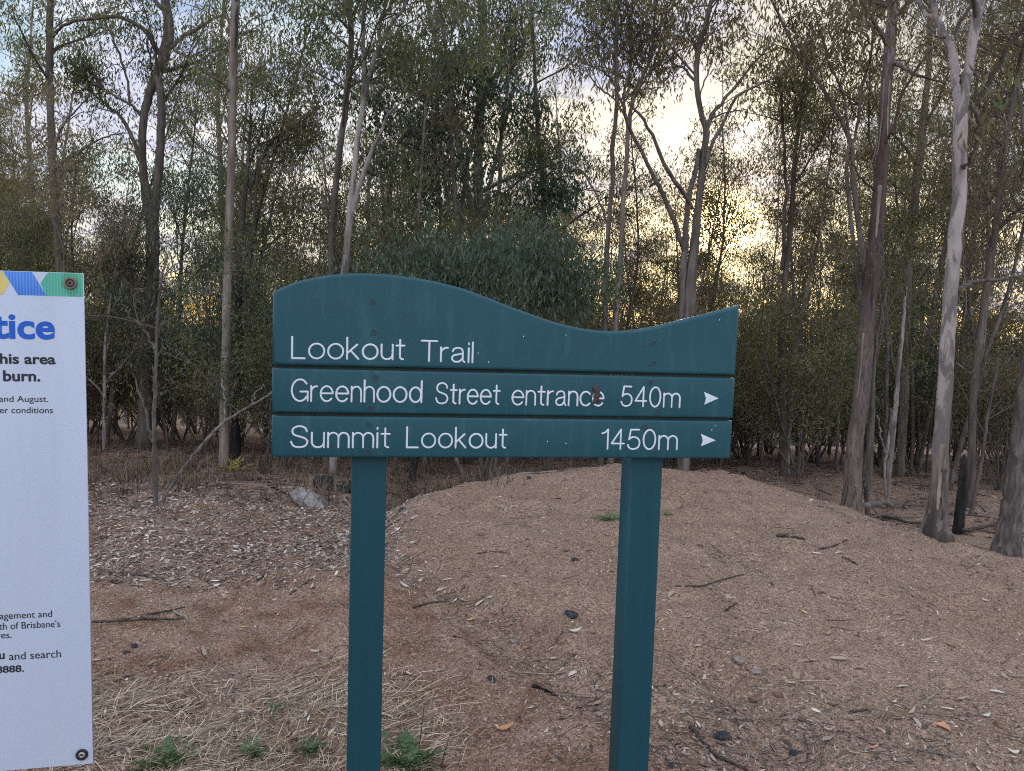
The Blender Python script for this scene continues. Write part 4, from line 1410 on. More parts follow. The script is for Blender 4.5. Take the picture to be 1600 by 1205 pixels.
for k, (x, D, px) in enumerate(spots(44, 12.5, 26, -420, 2020, .9, 1)):
    i = k % 6
    plant(G[i], ('g', i), 'gum_tree', f'{GT[i]} {depth_word(D)} {ZN[zone(px)]}', 'tree', f'{GT[i]}s {depth_word(D)} {ZN[zone(px)]}', x, D, rng.uniform(0, 6.28), rng.uniform(.85, 1.15) * float(np.interp(D, [16, 30], [1, .62])))
for k, (x, D, px) in enumerate(spots(110, 11.2, 24, -300, 1900, .6, 2)):
    i = k % 6
    plant(SP[i], ('s', i), 'gum_sapling', f'{ST_[i]} {depth_word(D)} {ZN[zone(px)]}', 'tree', f'{ST_[i]}s {depth_word(D)} {ZN[zone(px)]}', x, D, rng.uniform(0, 6.28), rng.uniform(.8, 1.2))
for k, (x, D, px) in enumerate(spots(92, 10.8, 23, -300, 1900, .55, 3)):
    i = k % 4
    plant(SH[i], ('h', i), 'shrub', f'{HT[i]} {depth_word(D)} {ZN[zone(px)]}', 'shrub', f'{HT[i]}s {depth_word(D)} {ZN[zone(px)]}', x, D, rng.uniform(0, 6.28), rng.uniform(.75, 1.15))

# thin bare poles with their leaves high up
PO = []
for k, (h, r, bm_, lm) in enumerate([(6.5, .030, B_DARK, GUM), (7.5, .040, B_ROUGH, SCRUB), (5.5, .024, B_GREY, SCRUBB), (8.0, .034, B_TAN, GUMB)]):
    rng_ = np.random.default_rng(700 + k)
    P = wander(rng_, [0, 0, -.15], [rng_.uniform(-.12, .12), rng_.uniform(-.12, .12), 1], h, 20, .05, .02)
    rr = np.linspace(r, r * .2, 20)
    lb = limbs_of(rng_, P, rr, 6, .5, 1.2, (25, 65), 2) + [(wander(rng_, P[i], [rng_.uniform(-1, 1), rng_.uniform(-1, 1), .3], .5, 4, .2), np.linspace(.008, .003, 4)) for i in (3, 5, 6, 8)]
    PO.append(([(P, rr)], lb, foliage(rng_, [(P, rr)] + lb, h * .45, .5, .45, .11, 28, (.06, .11), (.014, .024), .6), bm_, lm))
PT = ['dark thin bare-stemmed pole tree', 'rough grey-brown bare-stemmed pole tree', 'spindly grey bare-stemmed pole tree', 'tan bare-stemmed pole tree']
for k, (x, D, px) in enumerate(spots(110, 10.6, 25, -250, 1850, .38, 9)):
    i = k % 4 if not (110 < px < 345 or 485 < px < 600 or 1090 < px < 1190) else 2
    plant(PO[i], ('p', i), 'pole_tree', f'{PT[i]} {depth_word(D)} {ZN[zone(px)]}', 'tree', f'{PT[i]}s {depth_word(D)} {ZN[zone(px)]}', x, D, rng.uniform(0, 6.28), rng.uniform(.75, 1.15) * (.8 if (110 < px < 345 or 485 < px < 600 or 1090 < px < 1190) else 1))

# the wood beyond, which reads as one mass
rng = np.random.default_rng(5)
parts = []
cc, sg = [], []
for k in range(520):
    D = rng.uniform(34, 85)
    px = rng.uniform(-500, 2100)
    x = (px - 800) / FPX * D
    g = float(ground(x, D))
    h = rng.uniform(5, 9.5)
    P = wander(rng, [x, D, g - .2], [rng.uniform(-.08, .08), 0, 1], h, 8, .04, .01)
    parts.append((*tube(P, np.linspace(.11, .03, 8), 5, False), 1, None))
    for q in range(9):
        cc.append([x + rng.normal(0, 1.1), D + rng.normal(0, 1.1), g + h * rng.uniform(.12, 1.02)])
v, f, t_ = leaves(rng, np.array(cc), 26, .75, (.22, .42), (.07, .14), .6)
parts.append((v, f, 0, t_))
far = make_obj('far_forest', parts, [SCRUB, B_GREY])
tag(far, 'hazy mass of distant forest beyond the nearer trees', 'forest', None, 'stuff')

# ================================================================== what lies on the ground
def rest(xy, lift=0.0):
    x, y = xy[:, 0], xy[:, 1]
    return np.stack([x, y, ground(x, y) + lift], 1)


def slope(xy):
    e = .03
    x, y = xy[:, 0], xy[:, 1]
    gx_ = (ground(x + e, y) - ground(x - e, y)) / (2 * e)
    gy_ = (ground(x, y + e) - ground(x, y - e)) / (2 * e)
    return nrm(np.stack([-gx_, -gy_, np.ones(len(x))], 1))


def lying(rng, xy, Lr, Wr, tilt=.22, curl=.18, yaw=None, yaw_s=9.0, lift=.002):
    """curved flat blades lying on the ground: two quads each"""
    n = len(xy)
    P = rest(xy, lift)
    nn = nrm(slope(xy) + rng.standard_normal((n, 3)) * tilt)
    a = rng.uniform(0, 2 * np.pi, n) if yaw is None else yaw + rng.standard_normal(n) * yaw_s
    d = np.stack([np.cos(a), np.sin(a), np.zeros(n)], 1)
    d = nrm(d - nn * (d * nn).sum(1, keepdims=True))
    s = np.cross(nn, d)
    Lr = np.asarray(Lr).reshape(-1, 1)
    Wr = np.asarray(Wr).reshape(-1, 1) * .5
    c = rng.uniform(-1, 1, (n, 1)) * curl
    up = np.abs(rng.uniform(.0, 1, (n, 1))) * curl * .6
    P = P + nn * Wr * .3
    A = P - d * Lr * .5
    B = P + d * Lr * .5 + nn * Lr * up
    M1 = P - d * Lr * .12 + s * Wr + s * Lr * c + nn * Wr * .5
    M2 = P - d * Lr * .12 - s * Wr + s * Lr * c
    N1 = P + d * Lr * .22 + s * Wr * .8 + s * Lr * c + nn * (Lr * up * .4 + Wr * .4)
    N2 = P + d * Lr * .22 - s * Wr * .8 + s * Lr * c + nn * Lr * up * .4
    v = np.stack([A, M1, N1, B, N2, M2], 1).reshape(-1, 3)
    o = np.arange(n)[:, None] * 6
    f = np.concatenate([np.concatenate([o, o + 1, o + 2, o + 5], 1)[:, [0, 1, 2, 3]], np.concatenate([o + 5, o + 2, o + 3, o + 4], 1)])
    return v, f


def scatter(rng, n, d0, d1, pxa=-150, pxb=1750, p=1.0, dens=None):
    """points on the ground between two distances, thinning out with distance"""
    out = []
    tot = 0
    while tot < n:
        D = (rng.uniform(d0 ** p, d1 ** p, n)) ** (1 / p)
        px = rng.uniform(pxa, pxb, n)
        q = np.stack([(px - 800) / FPX * D, D], 1)
        if dens is not None:
            q = q[rng.uniform(0, 1, n) < dens(q[:, 0], q[:, 1])]
        out.append(q)
        tot += len(q)
    return np.concatenate(out)[:n]


def blob(x, y, cx0, cy0, sx, sy):
    return np.exp(-((x - cx0) / sx) ** 2 - ((y - cy0) / sy) ** 2)


def dens_litter(x, y):
    k = .05 + .95 * sstep((vnoise(x, y, 1.5, 31) + vnoise(x, y, 4.5, 32) * .8 - .35) / .7) * .6
    left_far = sstep((-.55 - x) / .5) * sstep((y - 4.0) / .7)
    lx = -0.85 + (5.0 - y) * 0.62
    gully = np.exp(-((x - lx) / .20) ** 2) * .6 * sstep((5.4 - y) / .4)
    near_left = sstep((-.15 - x) / .4) * sstep((3.4 - y) / .5) * .55
    right = blob(x, y, 1.25, 2.75, .55, .35) * .7 + blob(x, y, .75, 2.95, .4, .3) * .5
    forest = sstep((y - 7.5) / 1.5)
    return np.clip(k * .55 + left_far * .9 + gully + near_left + right + forest * .8, 0, 1)


rng = np.random.default_rng(900)
parts = []
q = scatter(rng, 22000, 2.0, 7.6, p=1.0, dens=dens_litter)
n = len(q)
Lr = (.008 + .05 * rng.beta(1.1, 2.6, n)) * (1 + .35 * (q[:, 1] > 4))
v, f = lying(rng, q, Lr, Lr * rng.uniform(.14, .34, n))
parts.append((v, f, 0, np.repeat(np.clip(rng.beta(1.5, 1.9, n) + .18 * ((q[:, 0] < -.4) & (q[:, 1] > 4)), 0, 1), 6)))
q = scatter(rng, 9000, 1.95, 6.5, dens=lambda x, y: .35 + .65 * dens_litter(x, y))          # crumbs
n = len(q)
Lr = rng.uniform(.006, .018, n)
v, f = lying(rng, q, Lr, Lr * rng.uniform(.25, .7, n), .35)
parts.append((v, f, 0, np.repeat(rng.beta(.9, 1.2, n), 6)))
q = scatter(rng, 12000, 6.5, 17, -300, 1900, dens=dens_litter)
n = len(q)
Lr = rng.uniform(.05, .13, n)
v, f = lying(rng, q, Lr, Lr * rng.uniform(.16, .3, n), .3)
parts.append((v, f, 0, np.repeat(rng.beta(1.4, 2.8, n), 6)))
q = scatter(rng, 13000, 3.9, 6.6, -100, 760, dens=lambda x, y: sstep((-.5 - x) / .5) * sstep((y - 4.0) / .7) * (.35 + .65 * sstep((vnoise(x, y, 2.4, 91) + .3) / .8)))
n = len(q)
Lr = .012 + .05 * rng.beta(1.2, 2.4, n)
v, f = lying(rng, q, Lr, Lr * rng.uniform(.16, .4, n), .3, .3)
parts.append((v, f, 0, np.repeat(rng.beta(1.5, 1.6, n), 6)))
o = make_obj('leaf_litter', parts, [LITTER])
tag(o, 'brown and grey fallen gum leaves strewn thinly over the earth', 'leaf litter', None, 'stuff')


def dens_gravel(x, y):
    k = .25 + .75 * sstep((vnoise(x, y, 1.7, 51) + .5 * vnoise(x, y, 5, 52) + .3) / 1.0)
    strw = sstep((-.2 - x) / .3) * sstep((3.1 - y) / .4)
    return np.clip(k * (1 - .7 * strw), 0, 1)


OCT = np.array([[1, 0, 0], [-1, 0, 0], [0, 1, 0], [0, -1, 0], [0, 0, 1], [0, 0, -1]], float)
OF = np.array([[0, 2, 4, 4], [2, 1, 4, 4], [1, 3, 4, 4], [3, 0, 4, 4], [2, 0, 5, 5], [1, 2, 5, 5], [3, 1, 5, 5], [0, 3, 5, 5]])
q = scatter(rng, 46000, 1.95, 7.4, p=.7, dens=dens_gravel)
def dens_stony(x, y):
    lx = -0.85 + (5.0 - y) * 0.62
    return np.clip(.9 * np.exp(-((x - lx - .05) / .16) ** 2) * sstep((5.3 - y) / .5) + blob(x, y, .95, 2.95, .42, .30) + .8 * blob(x, y, 1.35, 2.75, .40, .22) + .7 * blob(x, y, -.08, 2.95, .22, .2), 0, 1)


q2 = scatter(rng, 800, 2.0, 5.6, dens=dens_stony)
nq = len(q)
q = np.concatenate([q, q2])
n = len(q)
r = .0020 + .0070 * rng.beta(1.1, 4.6, n) * (1 + q[:, 1] * .12)
big = rng.uniform(0, 1, n) < .010
r[big] *= rng.uniform(1.6, 2.6, big.sum())
r[nq:] = .004 + .011 * rng.beta(1, 3, len(q2))
P = rest(q)
ang = rng.uniform(0, 6.28, n)
ca, sa = np.cos(ang), np.sin(ang)
O3 = OCT[None] * rng.uniform(.55, 1.3, (n, 6, 1)) * np.stack([rng.uniform(.8, 1.3, n), rng.uniform(.7, 1.1, n), rng.uniform(.5, .8, n)], 1)[:, None]
O3 += rng.standard_normal(O3.shape) * .18
X_ = O3[..., 0] * ca[:, None] - O3[..., 1] * sa[:, None]
Y_ = O3[..., 0] * sa[:, None] + O3[..., 1] * ca[:, None]
v = (np.stack([X_, Y_, O3[..., 2]], -1) * r[:, None, None] + P[:, None]).reshape(-1, 3)
f = (np.arange(n)[:, None, None] * 6 + OF[None]).reshape(-1, 4)
o = make_obj('gravel', [(v, f, 0, np.repeat(rng.beta(2.2, 2.6, n), 6))], [STONES], None, False)
tag(o, 'small brown and grey stones scattered over the bare mound', 'gravel', None, 'stuff')


def straws(rng, xy, Lr, w, yaw, ys, tilt, hgt=.02):
    n = len(xy)
    P = rest(xy, 0)
    a = yaw + rng.standard_normal(n) * ys
    e = np.abs(rng.standard_normal(n)) * tilt
    d = np.stack([np.cos(a) * np.cos(e), np.sin(a) * np.cos(e), np.sin(e)], 1)
    s = np.stack([-np.sin(a), np.cos(a), np.zeros(n)], 1)
    P[:, 2] += rng.uniform(.001, hgt, n)
    k = np.array([-.5, -.17, .17, .5])
    bend = rng.uniform(-.34, .34, (n, 1))
    sag = rng.uniform(-.03, .10, (n, 1))
    v = []
    for t in k:
        c = P + d * (Lr * (t + .5))[:, None] + s * (Lr[:, None] * bend * (t * t - .25)) - np.array([0, 0, 1.]) * (Lr[:, None] * sag * (t + .5) ** 2)
        c[:, 2] = np.maximum(c[:, 2], ground(c[:, 0], c[:, 1]) + .0015)
        ww = (w * (1.15 - abs(t) * .9))[:, None] * .5
        v += [c + s * ww + np.array([0, 0, .4]) * ww, c - s * ww]
    v = np.stack(v, 1).reshape(-1, 3)
    o = np.arange(n)[:, None] * 8
    f = np.concatenate([np.concatenate([o + 2 * i, o + 2 * i + 1, o + 2 * i + 3, o + 2 * i + 2], 1) for i in range(3)])
    return v, f


def dens_straw(x, y):
    a = sstep((-.02 - x) / .45) * sstep((3.25 - y) / .55)
    return np.clip(a * (.45 + .55 * sstep((vnoise(x, y, 4.2, 71) + .35) / .8)), 0, 1)


parts = []
q = scatter(rng, 2700, 1.9, 3.4, -60, 800, dens=dens_straw)
n = len(q)
v, f = straws(rng, q, rng.uniform(.04, .15, n), rng.uniform(.0010, .0028, n), .85, .7, .10, .016)
parts.append((v, f, 0, np.repeat(rng.beta(1.5, 1.3, n), 8)))
q = scatter(rng, 7000, 1.9, 3.4, -60, 800, dens=dens_straw)
n = len(q)
v, f = straws(rng, q, rng.uniform(.015, .08, n), rng.uniform(.0009, .0028, n), 1.0, 2.0, .2, .014)
parts.append((v, f, 0, np.repeat(rng.beta(1.3, 1.6, n), 8)))
q = scatter(rng, 700, 1.9, 6.5, -60, 1700, dens=dens_litter)
n = len(q)
v, f = straws(rng, q, rng.uniform(.04, .18, n), rng.uniform(.001, .0028, n), 0, 3, .05, .008)
parts.append((v, f, 0, np.repeat(rng.beta(2.0, 2.6, n), 8)))
o = make_obj('dry_straw', parts, [STRAW])
tag(o, 'flattened tan straw and dead grass stalks beside the white notice', 'straw', None, 'stuff')

parts = []
q = scatter(rng, 1700, 2.0, 7.6, dens=dens_litter)
n = len(q)
for k in range(n):
    a = rng.uniform(0, 6.28)
    l = rng.uniform(.03, .16) * (1.0 if q[k, 1] < 4 else 1.5)
    d = np.array([math.cos(a), math.sin(a)])
    pts = np.array([q[k] + d * l * s + rng.standard_normal(2) * l * .04 for s in (-.5, 0, .5)])
    P = rest(pts, .002)
    v, f = tube(P, np.array([1, .9, .6]) * rng.uniform(.0008, .0026), 4, False)
    parts.append((v, f, 0, np.full(len(v), rng.beta(1.6, 2.4))))
q = scatter(rng, 700, 7.0, 15, -200, 1800)
for k in range(len(q)):
    a = rng.uniform(0, 6.28)
    l = rng.uniform(.2, .8)
    d = np.array([math.cos(a), math.sin(a)])
    P = rest(np.array([q[k] + d * l * s + rng.standard_normal(2) * l * .05 for s in (-.5, -.1, .2, .5)]), .01)
    v, f = tube(P, np.array([1, .9, .8, .5]) * rng.uniform(.003, .011), 5, False)
    parts.append((v, f, 0, np.full(len(v), rng.beta(1.6, 2.0))))
o = make_obj('fallen_twigs', parts, [STICKS])
tag(o, 'thin broken twigs strewn over the earth and forest edge', 'twig litter', None, 'stuff')

# dead grass standing under the trees
def dens_grass(x, y):
    lf = sstep((.6 - x) / 1.2)
    return np.clip(lf * (.25 + .75 * sstep((vnoise(x, y, .9, 81) + .4) / .9)) + .10, 0, 1) * np.where((x > .6) & (y < 9.0), .0, 1)


q = scatter(rng, 1000, 6.6, 15, -300, 1800, dens=dens_grass)
n = 22
idx = np.repeat(np.arange(len(q)), n)
xy = q[idx] + rng.standard_normal((len(idx), 2)) * .07
P = rest(xy, -.01)
a = rng.uniform(0, 6.28, len(idx))
lean = rng.uniform(.1, 1.1, len(idx))
hgt = rng.uniform(.10, .34, len(idx)) * np.repeat(rng.uniform(.5, 1.3, len(q)), n)
d = np.stack([np.cos(a) * np.sin(lean), np.sin(a) * np.sin(lean), np.cos(lean)], 1)
s = np.stack([-np.sin(a), np.cos(a), np.zeros(len(a))], 1) * .003
tip = P + d * hgt[:, None] + np.stack([np.cos(a), np.sin(a), -np.ones(len(a)) * .6], 1) * (hgt * .25)[:, None]
mid = P + d * hgt[:, None] * .6
v = np.stack([P - s, P + s, mid + s * .8, mid - s * .8, tip], 1).reshape(-1, 3)
o5 = np.arange(len(a))[:, None] * 5
f = np.concatenate([np.concatenate([o5, o5 + 1, o5 + 2, o5 + 3], 1), np.concatenate([o5 + 3, o5 + 2, o5 + 4, o5 + 4], 1)])
o = make_obj('dry_grass', [(v, f, 0, np.repeat(np.clip(rng.beta(2, 2, len(q))[idx] + rng.normal(0, .12, len(idx)), 0, 1), 5))], [DRYG])
tag(o, 'brown dead grass standing in tufts on the forest floor', 'dry grass', None, 'stuff')

# ---------------------------------------------------------------- single things: stones
def stone(name, label, px, py, rp, m, flat=.65, seed=0, group=None, cat='stone', stretch=1.25, rz=None, lump=.32, embed=.36, ry=None):
    rng = np.random.default_rng(4000 + seed)
    p = gpt(px, py)
    R0 = rp * .85 * p[1] / FPX
    bm = bmesh.new()
    bmesh.ops.create_icosphere(bm, subdivisions=3, radius=1.0)
    ax = nrm(rng.standard_normal((7, 3)))
    cut = rng.uniform(.55, .9, 7)
    for vtx in bm.verts:
        c = np.array(vtx.co)
        for a_, k_ in zip(ax, cut):           # chip the ball along a few planes
            h = c @ a_
            if h > k_:
                c = c - a_ * (h - k_) * .85
        c *= 1 + lump * .4 * math.sin(c[0] * 5 + seed) * math.sin(c[1] * 4 + 1) + rng.normal(0, .035)
        vtx.co = Vector((c[0] * stretch * R0, c[1] * R0 * .9, c[2] * flat * R0))
    for fc in bm.faces:
        fc.smooth = False
    me = bpy.data.meshes.new(name)
    bm.to_mesh(me)
    bm.free()
    me.materials.append(m)
    ob = bpy.data.objects.new(name, me)
    C.objects.link(ob)
    ob.location = (p[0], p[1], p[2] + R0 * flat * (1 - embed * 2) * .5)
    ob.rotation_euler = (rng.uniform(-.2, .2), rng.uniform(-.2, .2) if ry is None else ry, rng.uniform(0, 6.28) if rz is None else rz)
    return tag(ob, label, cat, group)


def rock_mat(name, a, c, sc=30):
    m, t, b = mat(name)
    co = obj_coord(t)
    n1 = noise(t, co, sc, 6, .65, .3)
    t.links.new(mixc(t, ramp(t, n1, [(.35, 0), (.65, 1)]), a, c), b.inputs['Base Color'])
    b.inputs['Roughness'].default_value = .95
    b.inputs['Specular IOR Level'].default_value = .08
    bump(t, b, n1, .8, .008)
    return m


R_CHAR = rock_mat('char_stone', (.018, .018, .020), (.07, .068, .07), 60)
R_BROWN = rock_mat('brown_stone', (.10, .06, .04), (.24, .155, .11), 60)
R_TAN = rock_mat('tan_stone', (.19, .135, .092), (.34, .25, .18), 60)
R_GREY = rock_mat('grey_stone', (.13, .11, .10), (.28, .24, .21), 60)
for k, a in enumerate([
    ('charred black lump in the washed-out line between the sign posts', 890, 962, 13, R_CHAR), ('black charred stone right of the right sign post near the dark stick', 1130, 1152, 14, R_CHAR),
    ('rounded rusty brown stone in the stony patch right of the sign', 1181, 1093, 11, R_BROWN), ('smaller brown stone just right of the rusty rounded one', 1216, 1088, 9, R_BROWN),
    ('square tan stone amid leaves on the right of the mound foot', 1484, 1074, 11, R_TAN), ('pale crumbly grey stone above the rusty brown stone', 1183, 1052, 10, R_GREY),
    ('flat tan stone beside the pale crumbly grey one', 1244, 1056, 11, R_TAN), ('small black charcoal lump right of the notice edge', 209, 1011, 7, R_CHAR),
    ('smallest black charcoal lump below the one by the notice', 197, 1021, 6, R_CHAR), ('brown earth clod between the notice and the left post', 480, 979, 10, R_BROWN),
    ('half-buried grey-brown stone below the big pale leaf', 1562, 1136, 11, R_BROWN), ('dark grey flat stone left of the pale crumbly stone', 1155, 1034, 11, R_GREY),
    ('small black stone near the bottom of the stony patch', 1240, 1180, 8, R_CHAR), ('bluish grey pebble midway between the sign posts', 802, 1003, 7, R_GREY),
    ('dark grey stone among charcoal bits between the posts', 768, 1063, 9, R_CHAR), ('dark hollow-looking stone on the mound face between the posts', 899, 876, 7, R_CHAR),
    ('tiny dark clod high on the mound face', 753, 836, 6, R_BROWN), ('small tan pebble left of the charcoal bits', 765, 1038, 7, R_TAN),
    ('little reddish pebble right of the left post', 629, 1016, 5, R_BROWN), ('black stone at the foot of the right post', 1048, 1196, 9, R_CHAR),
    ('pale tan pebble on the slope right of the right post', 1265, 1075, 7, R_TAN), ('reddish stone in the leaf patch between the stony ground and tan stone', 1388, 1120, 8, R_BROWN)]):
    stone('stone', a[0], a[1], a[2], a[3], a[4], seed=k)
M_LOGROCK = rock_mat('weathered_rock', (.10, .09, .083), (.29, .265, .245), 22)
stone('rock', 'pale grey weathered rock lying at the litter edge left of the left post', 488, 789, 28, M_LOGROCK, .62, 50, None, 'rock', 1.75, -.35, .12, .25, .38)
stone('stone', 'dark round clod where the mound meets the forest edge', 628, 797, 7, R_CHAR, .6, 51)
stone('stone', 'dark lump on the far left rim of the mound', 826, 748, 5, R_CHAR, .8, 52)

# ---------------------------------------------------------------- sticks, each its own
def stick(label, pts, w, m=None, seed=0, lift=.0, name='stick', cat='stick', group=None, world=None):
    rng = np.random.default_rng(6000 + seed)
    P = np.array([gpt(*p) for p in pts]) if world is None else np.array(world, float)
    r = w * P[:, 1].mean() / FPX / 2
    P[:, 2] += r * .6 + lift
    Q = spline(P, 12)
    Q += rng.standard_normal(Q.shape) * r * .35
    base = Q[0].copy()
    rr = np.linspace(r, r * .55, 12) * rng.uniform(.85, 1.15, 12)
    v, f = tube(Q - base, rr, 8, True, None, .05, rng)
    o = make_obj(name, [(v, f, 0, None)], [m or DEADWOOD])
    o.location = tuple(base)
    return tag(o, label, cat, group)


DSTICK = bark_mat('dark_stick', (.03, .024, .021), (.095, .075, .065), None, 40, .2)
TSTICK = bark_mat('tan_stick', (.17, .13, .10), (.34, .28, .22), None, 40, .2)
for k, a in enumerate([
    ('long dark stick lying nearly level by the notice edge', [(146, 974), (215, 970), (286, 968)], 4.5, DSTICK), ('dark stick crossing over the level one by the notice', [(182, 973), (240, 961), (288, 950)], 4, DSTICK),
    ('short brown stick at the right end of the crossed pair', [(272, 957), (292, 966), (311, 976)], 4.5, TSTICK), ('dark flat stick in the litter right of the notice', [(198, 899), (225, 901), (254, 905)], 4, DSTICK),
    ('thin curved dark twig below the crossed sticks', [(147, 1088), (180, 1066), (212, 1054), (238, 1045)], 2.4, DSTICK), ('forked dark twig standing up in the litter', [(401, 909), (412, 900), (418, 880)], 3, DSTICK),
    ('straight thin twig left of the left post', [(452, 931), (470, 918), (490, 904)], 2.5, DSTICK), ('dark bent twig just right of the left post', [(646, 952), (672, 944), (700, 941)], 3.5, DSTICK),
    ('thin straight twig on the mound face between posts', [(745, 866), (770, 863), (797, 866)], 2.2, DSTICK), ('chunk of black bark between the posts', [(833, 1074), (850, 1080), (872, 1089)], 6, B_BURNT),
    ('short dark stick high on the mound right of the sign', [(1216, 840), (1236, 840), (1257, 844)], 5, DSTICK), ('curved dark stick on the mound, longest of the upper ones', [(1281, 859), (1304, 854), (1324, 844)], 3.6, DSTICK),
    ('dark twig just below the long pale leaf on the mound', [(1316, 873), (1328, 877), (1341, 883)], 3.6, DSTICK), ('long thin curved stick right of the right post', [(1058, 917), (1082, 917), (1104, 916), (1132, 906), (1162, 899)], 3.2, DSTICK),
    ('long dark root-like stick curving out at the bottom right of the post', [(1080, 1139), (1097, 1162), (1114, 1180), (1140, 1193), (1168, 1206)], 6.5, DSTICK),
    ('brown stick poking from leaves on the right of the ground', [(1440, 1100), (1458, 1089), (1476, 1076)], 5, TSTICK), ('short dark twig on the slope beside the pale path', [(1133, 956), (1142, 950), (1151, 944)], 3.5, DSTICK),
    ('grey weathered stick at the bottom right of the ground', [(1450, 1176), (1472, 1182), (1499, 1190)], 6, DEADWOOD), ('tan thin stick among the straw by the left post', [(272, 1089), (285, 1097), (296, 1105)], 4, TSTICK),
    ('pale curled bark strip between the posts', [(711, 1034), (722, 1028), (734, 1040)], 3, TSTICK), ('bone-pale forked stick left of the left post', [(523, 938), (534, 944), (545, 951)], 4, DEADWOOD),
    ('dark short stick low on the stony slope', [(1330, 1113), (1345, 1113), (1361, 1110)], 5, DSTICK)]):
    stick(a[0], a[1], a[2], a[3], k)
p = gpt(664, 877)
stick('bare upright twig at the head of the washed-out line', None, 2.6, TSTICK, 60, world=[p, p + [.01, 0, .06], p + [.03, 0, .12], p + [.035, .0, .18]])
p = gpt(656, 1165)
stick('thin black stalk standing up beside the green weed', None, 2.0, DSTICK, 61, world=[p, p + [.005, 0, .06], p + [.012, 0, .15]])
p = gpt(690, 1200)
stick('thin black stalk leaning right of the green weed', None, 2.0, DSTICK, 62, world=[p, p + [.01, 0, .06], p + [.028, .0, .12]])
stick('grey fallen branch on the forest floor behind the red-barked trunk', [(1352, 806), (1395, 800), (1445, 789)], 9, B_GREY, 70, .08, 'fallen_branch', 'branch')
stick('thin fallen branch lying below the larger grey one', [(1380, 812), (1425, 822), (1455, 818)], 5, DSTICK, 71, .03, 'fallen_branch', 'branch')
stick('dark fallen branch beyond the foot of the smooth pale gum', [(1505, 838), (1540, 832), (1572, 822)], 6, DSTICK, 72, .05, 'fallen_branch', 'branch')
stick('charred log lying behind the left post', [(500, 764), (530, 770), (560, 778)], 20, B_BURNT, 73, .03, 'fallen_log', 'log')
stick('thin pale stick leaning up from the litter edge right of the notice', None, 4, DEADWOOD, 74, world=[gpt(214, 793), gpt(214, 793) + [-.03, .05, .10], gpt(214, 793) + [-.055, .1, .20]])

# ---------------------------------------------------------------- fallen leaves that stand out
M_PLEAF = tint_mat('fallen_leaf', [(0, (.19, .13, .085)), (.35, (.29, .215, .155)), (.7, (.40, .33, .26)), (1, (.47, .43, .36))], .6)
M_YLEAF = plain('yellow_leaf', (.55, .40, .12), .6, var=.2, scale=90)
M_OLEAF = plain('orange_leaf', (.42, .21, .11), .6, var=.25, scale=90)


def leaf_mesh(seed, l, w):
    rng = np.random.default_rng(seed)
    n = 12
    t = np.linspace(0, 1, n)
    side = np.sin(np.pi * t ** .85) ** .9 * w / 2
    cur = rng.uniform(-.45, .45)
    cx_ = (t - .5) * l
    cy2 = cur * l * (4 * (t - .5) ** 2 - 1) * .5
    up = rng.uniform(.1, .9) * l * (t - rng.uniform(.2, .6)) ** 2 + .003
    fold = rng.uniform(.15, .5)
    rows = []
    for i in range(n):
        rows += [(cx_[i], cy2[i] + side[i], up[i] + side[i] * fold), (cx_[i], cy2[i], up[i]), (cx_[i], cy2[i] - side[i], up[i] + side[i] * fold * rng.uniform(.5, 1.2))]
    v = np.array(rows)
    f = np.array([[i * 3 + j, i * 3 + j + 1, i * 3 + j + 4, i * 3 + j + 3] for i in range(n - 1) for j in (0, 1)])
    return v, f


def fallen(label, px, py, lp, rz, m, tint, seed, group=None):
    p = gpt(px, py)
    l = lp * p[1] / FPX
    v, f = leaf_mesh(seed, l, l * random.Random(seed).uniform(.22, .48))
    o = make_obj('fallen_leaf', [(v, f, 0, np.full(len(v), tint))], [m])
    nv = slope(p[None, :2])[0]
    o.location = tuple(p + nv * .002)
    q = Vector(tuple(nv)).to_track_quat('Z', 'Y') @ Vector((0, 0, 1)).rotation_difference(Vector((0, 0, 1)))
    o.rotation_euler = (math.atan2(-nv[1], nv[2]) * -1 * -1, math.atan2(nv[0], nv[2]), rz)
    o.rotation_mode = 'XYZ'
    e = Vector((0, 0, 1)).rotation_difference(Vector(tuple(nv))).to_matrix() @ Matrix.Rotation(rz, 3, 'Z')
    o.rotation_euler = e.to_euler()
    return tag(o, label, 'leaf', group)


GRP = ['pale leaves by the notice', 'pale leaves between the posts', 'pale leaves right of the posts']
LBL = ['pale curled gum leaf on the earth between the notice and left post', 'pale curled gum leaf on the ground between the two sign posts', 'pale slender gum leaf on the mound right of the sign posts']
special = {(282, 1154): ('large whitish two-lobed leaf on the straw above the left green weed', M_PLEAF, 1.0), (213, 984): ('buff-yellow leaf just below the crossed sticks', M_YLEAF, .5), (379, 982): ('folded buff leaf in the middle of the bare earth by the notice', M_YLEAF, .5),
           (630, 917): ('greenish white leaf just right of the left post', M_PLEAF, 1.0), (629, 1100): ('orange-tan leaf close to the left post', M_OLEAF, .3), (933, 1101): ('broad tan leaf left of the right post', M_PLEAF, .3),
           (1257, 960): ('bright yellow leaf on the middle of the mound', M_YLEAF, .5), (1558, 1086): ('large broad whitish leaf at the right of the ground', M_PLEAF, 1.0), (1472, 1140): ('orange leaf low on the right of the ground', M_OLEAF, .5),
           (1312, 866): ('long white leaf high on the mound', M_PLEAF, 1.0), (1448, 1003): ('wide pale leaf on the right slope of the mound', M_PLEAF, .8), (736, 970): ('cream heart-shaped leaf between the posts', M_YLEAF, .8),
           (897, 989): ('white split leaf near the charred lump', M_PLEAF, 1.0), (789, 1140): ('long orange-brown leaf low between the posts', M_OLEAF, .3), (1363, 1169): ('large curled brown leaf at the bottom of the stony slope', M_OLEAF, .3)}
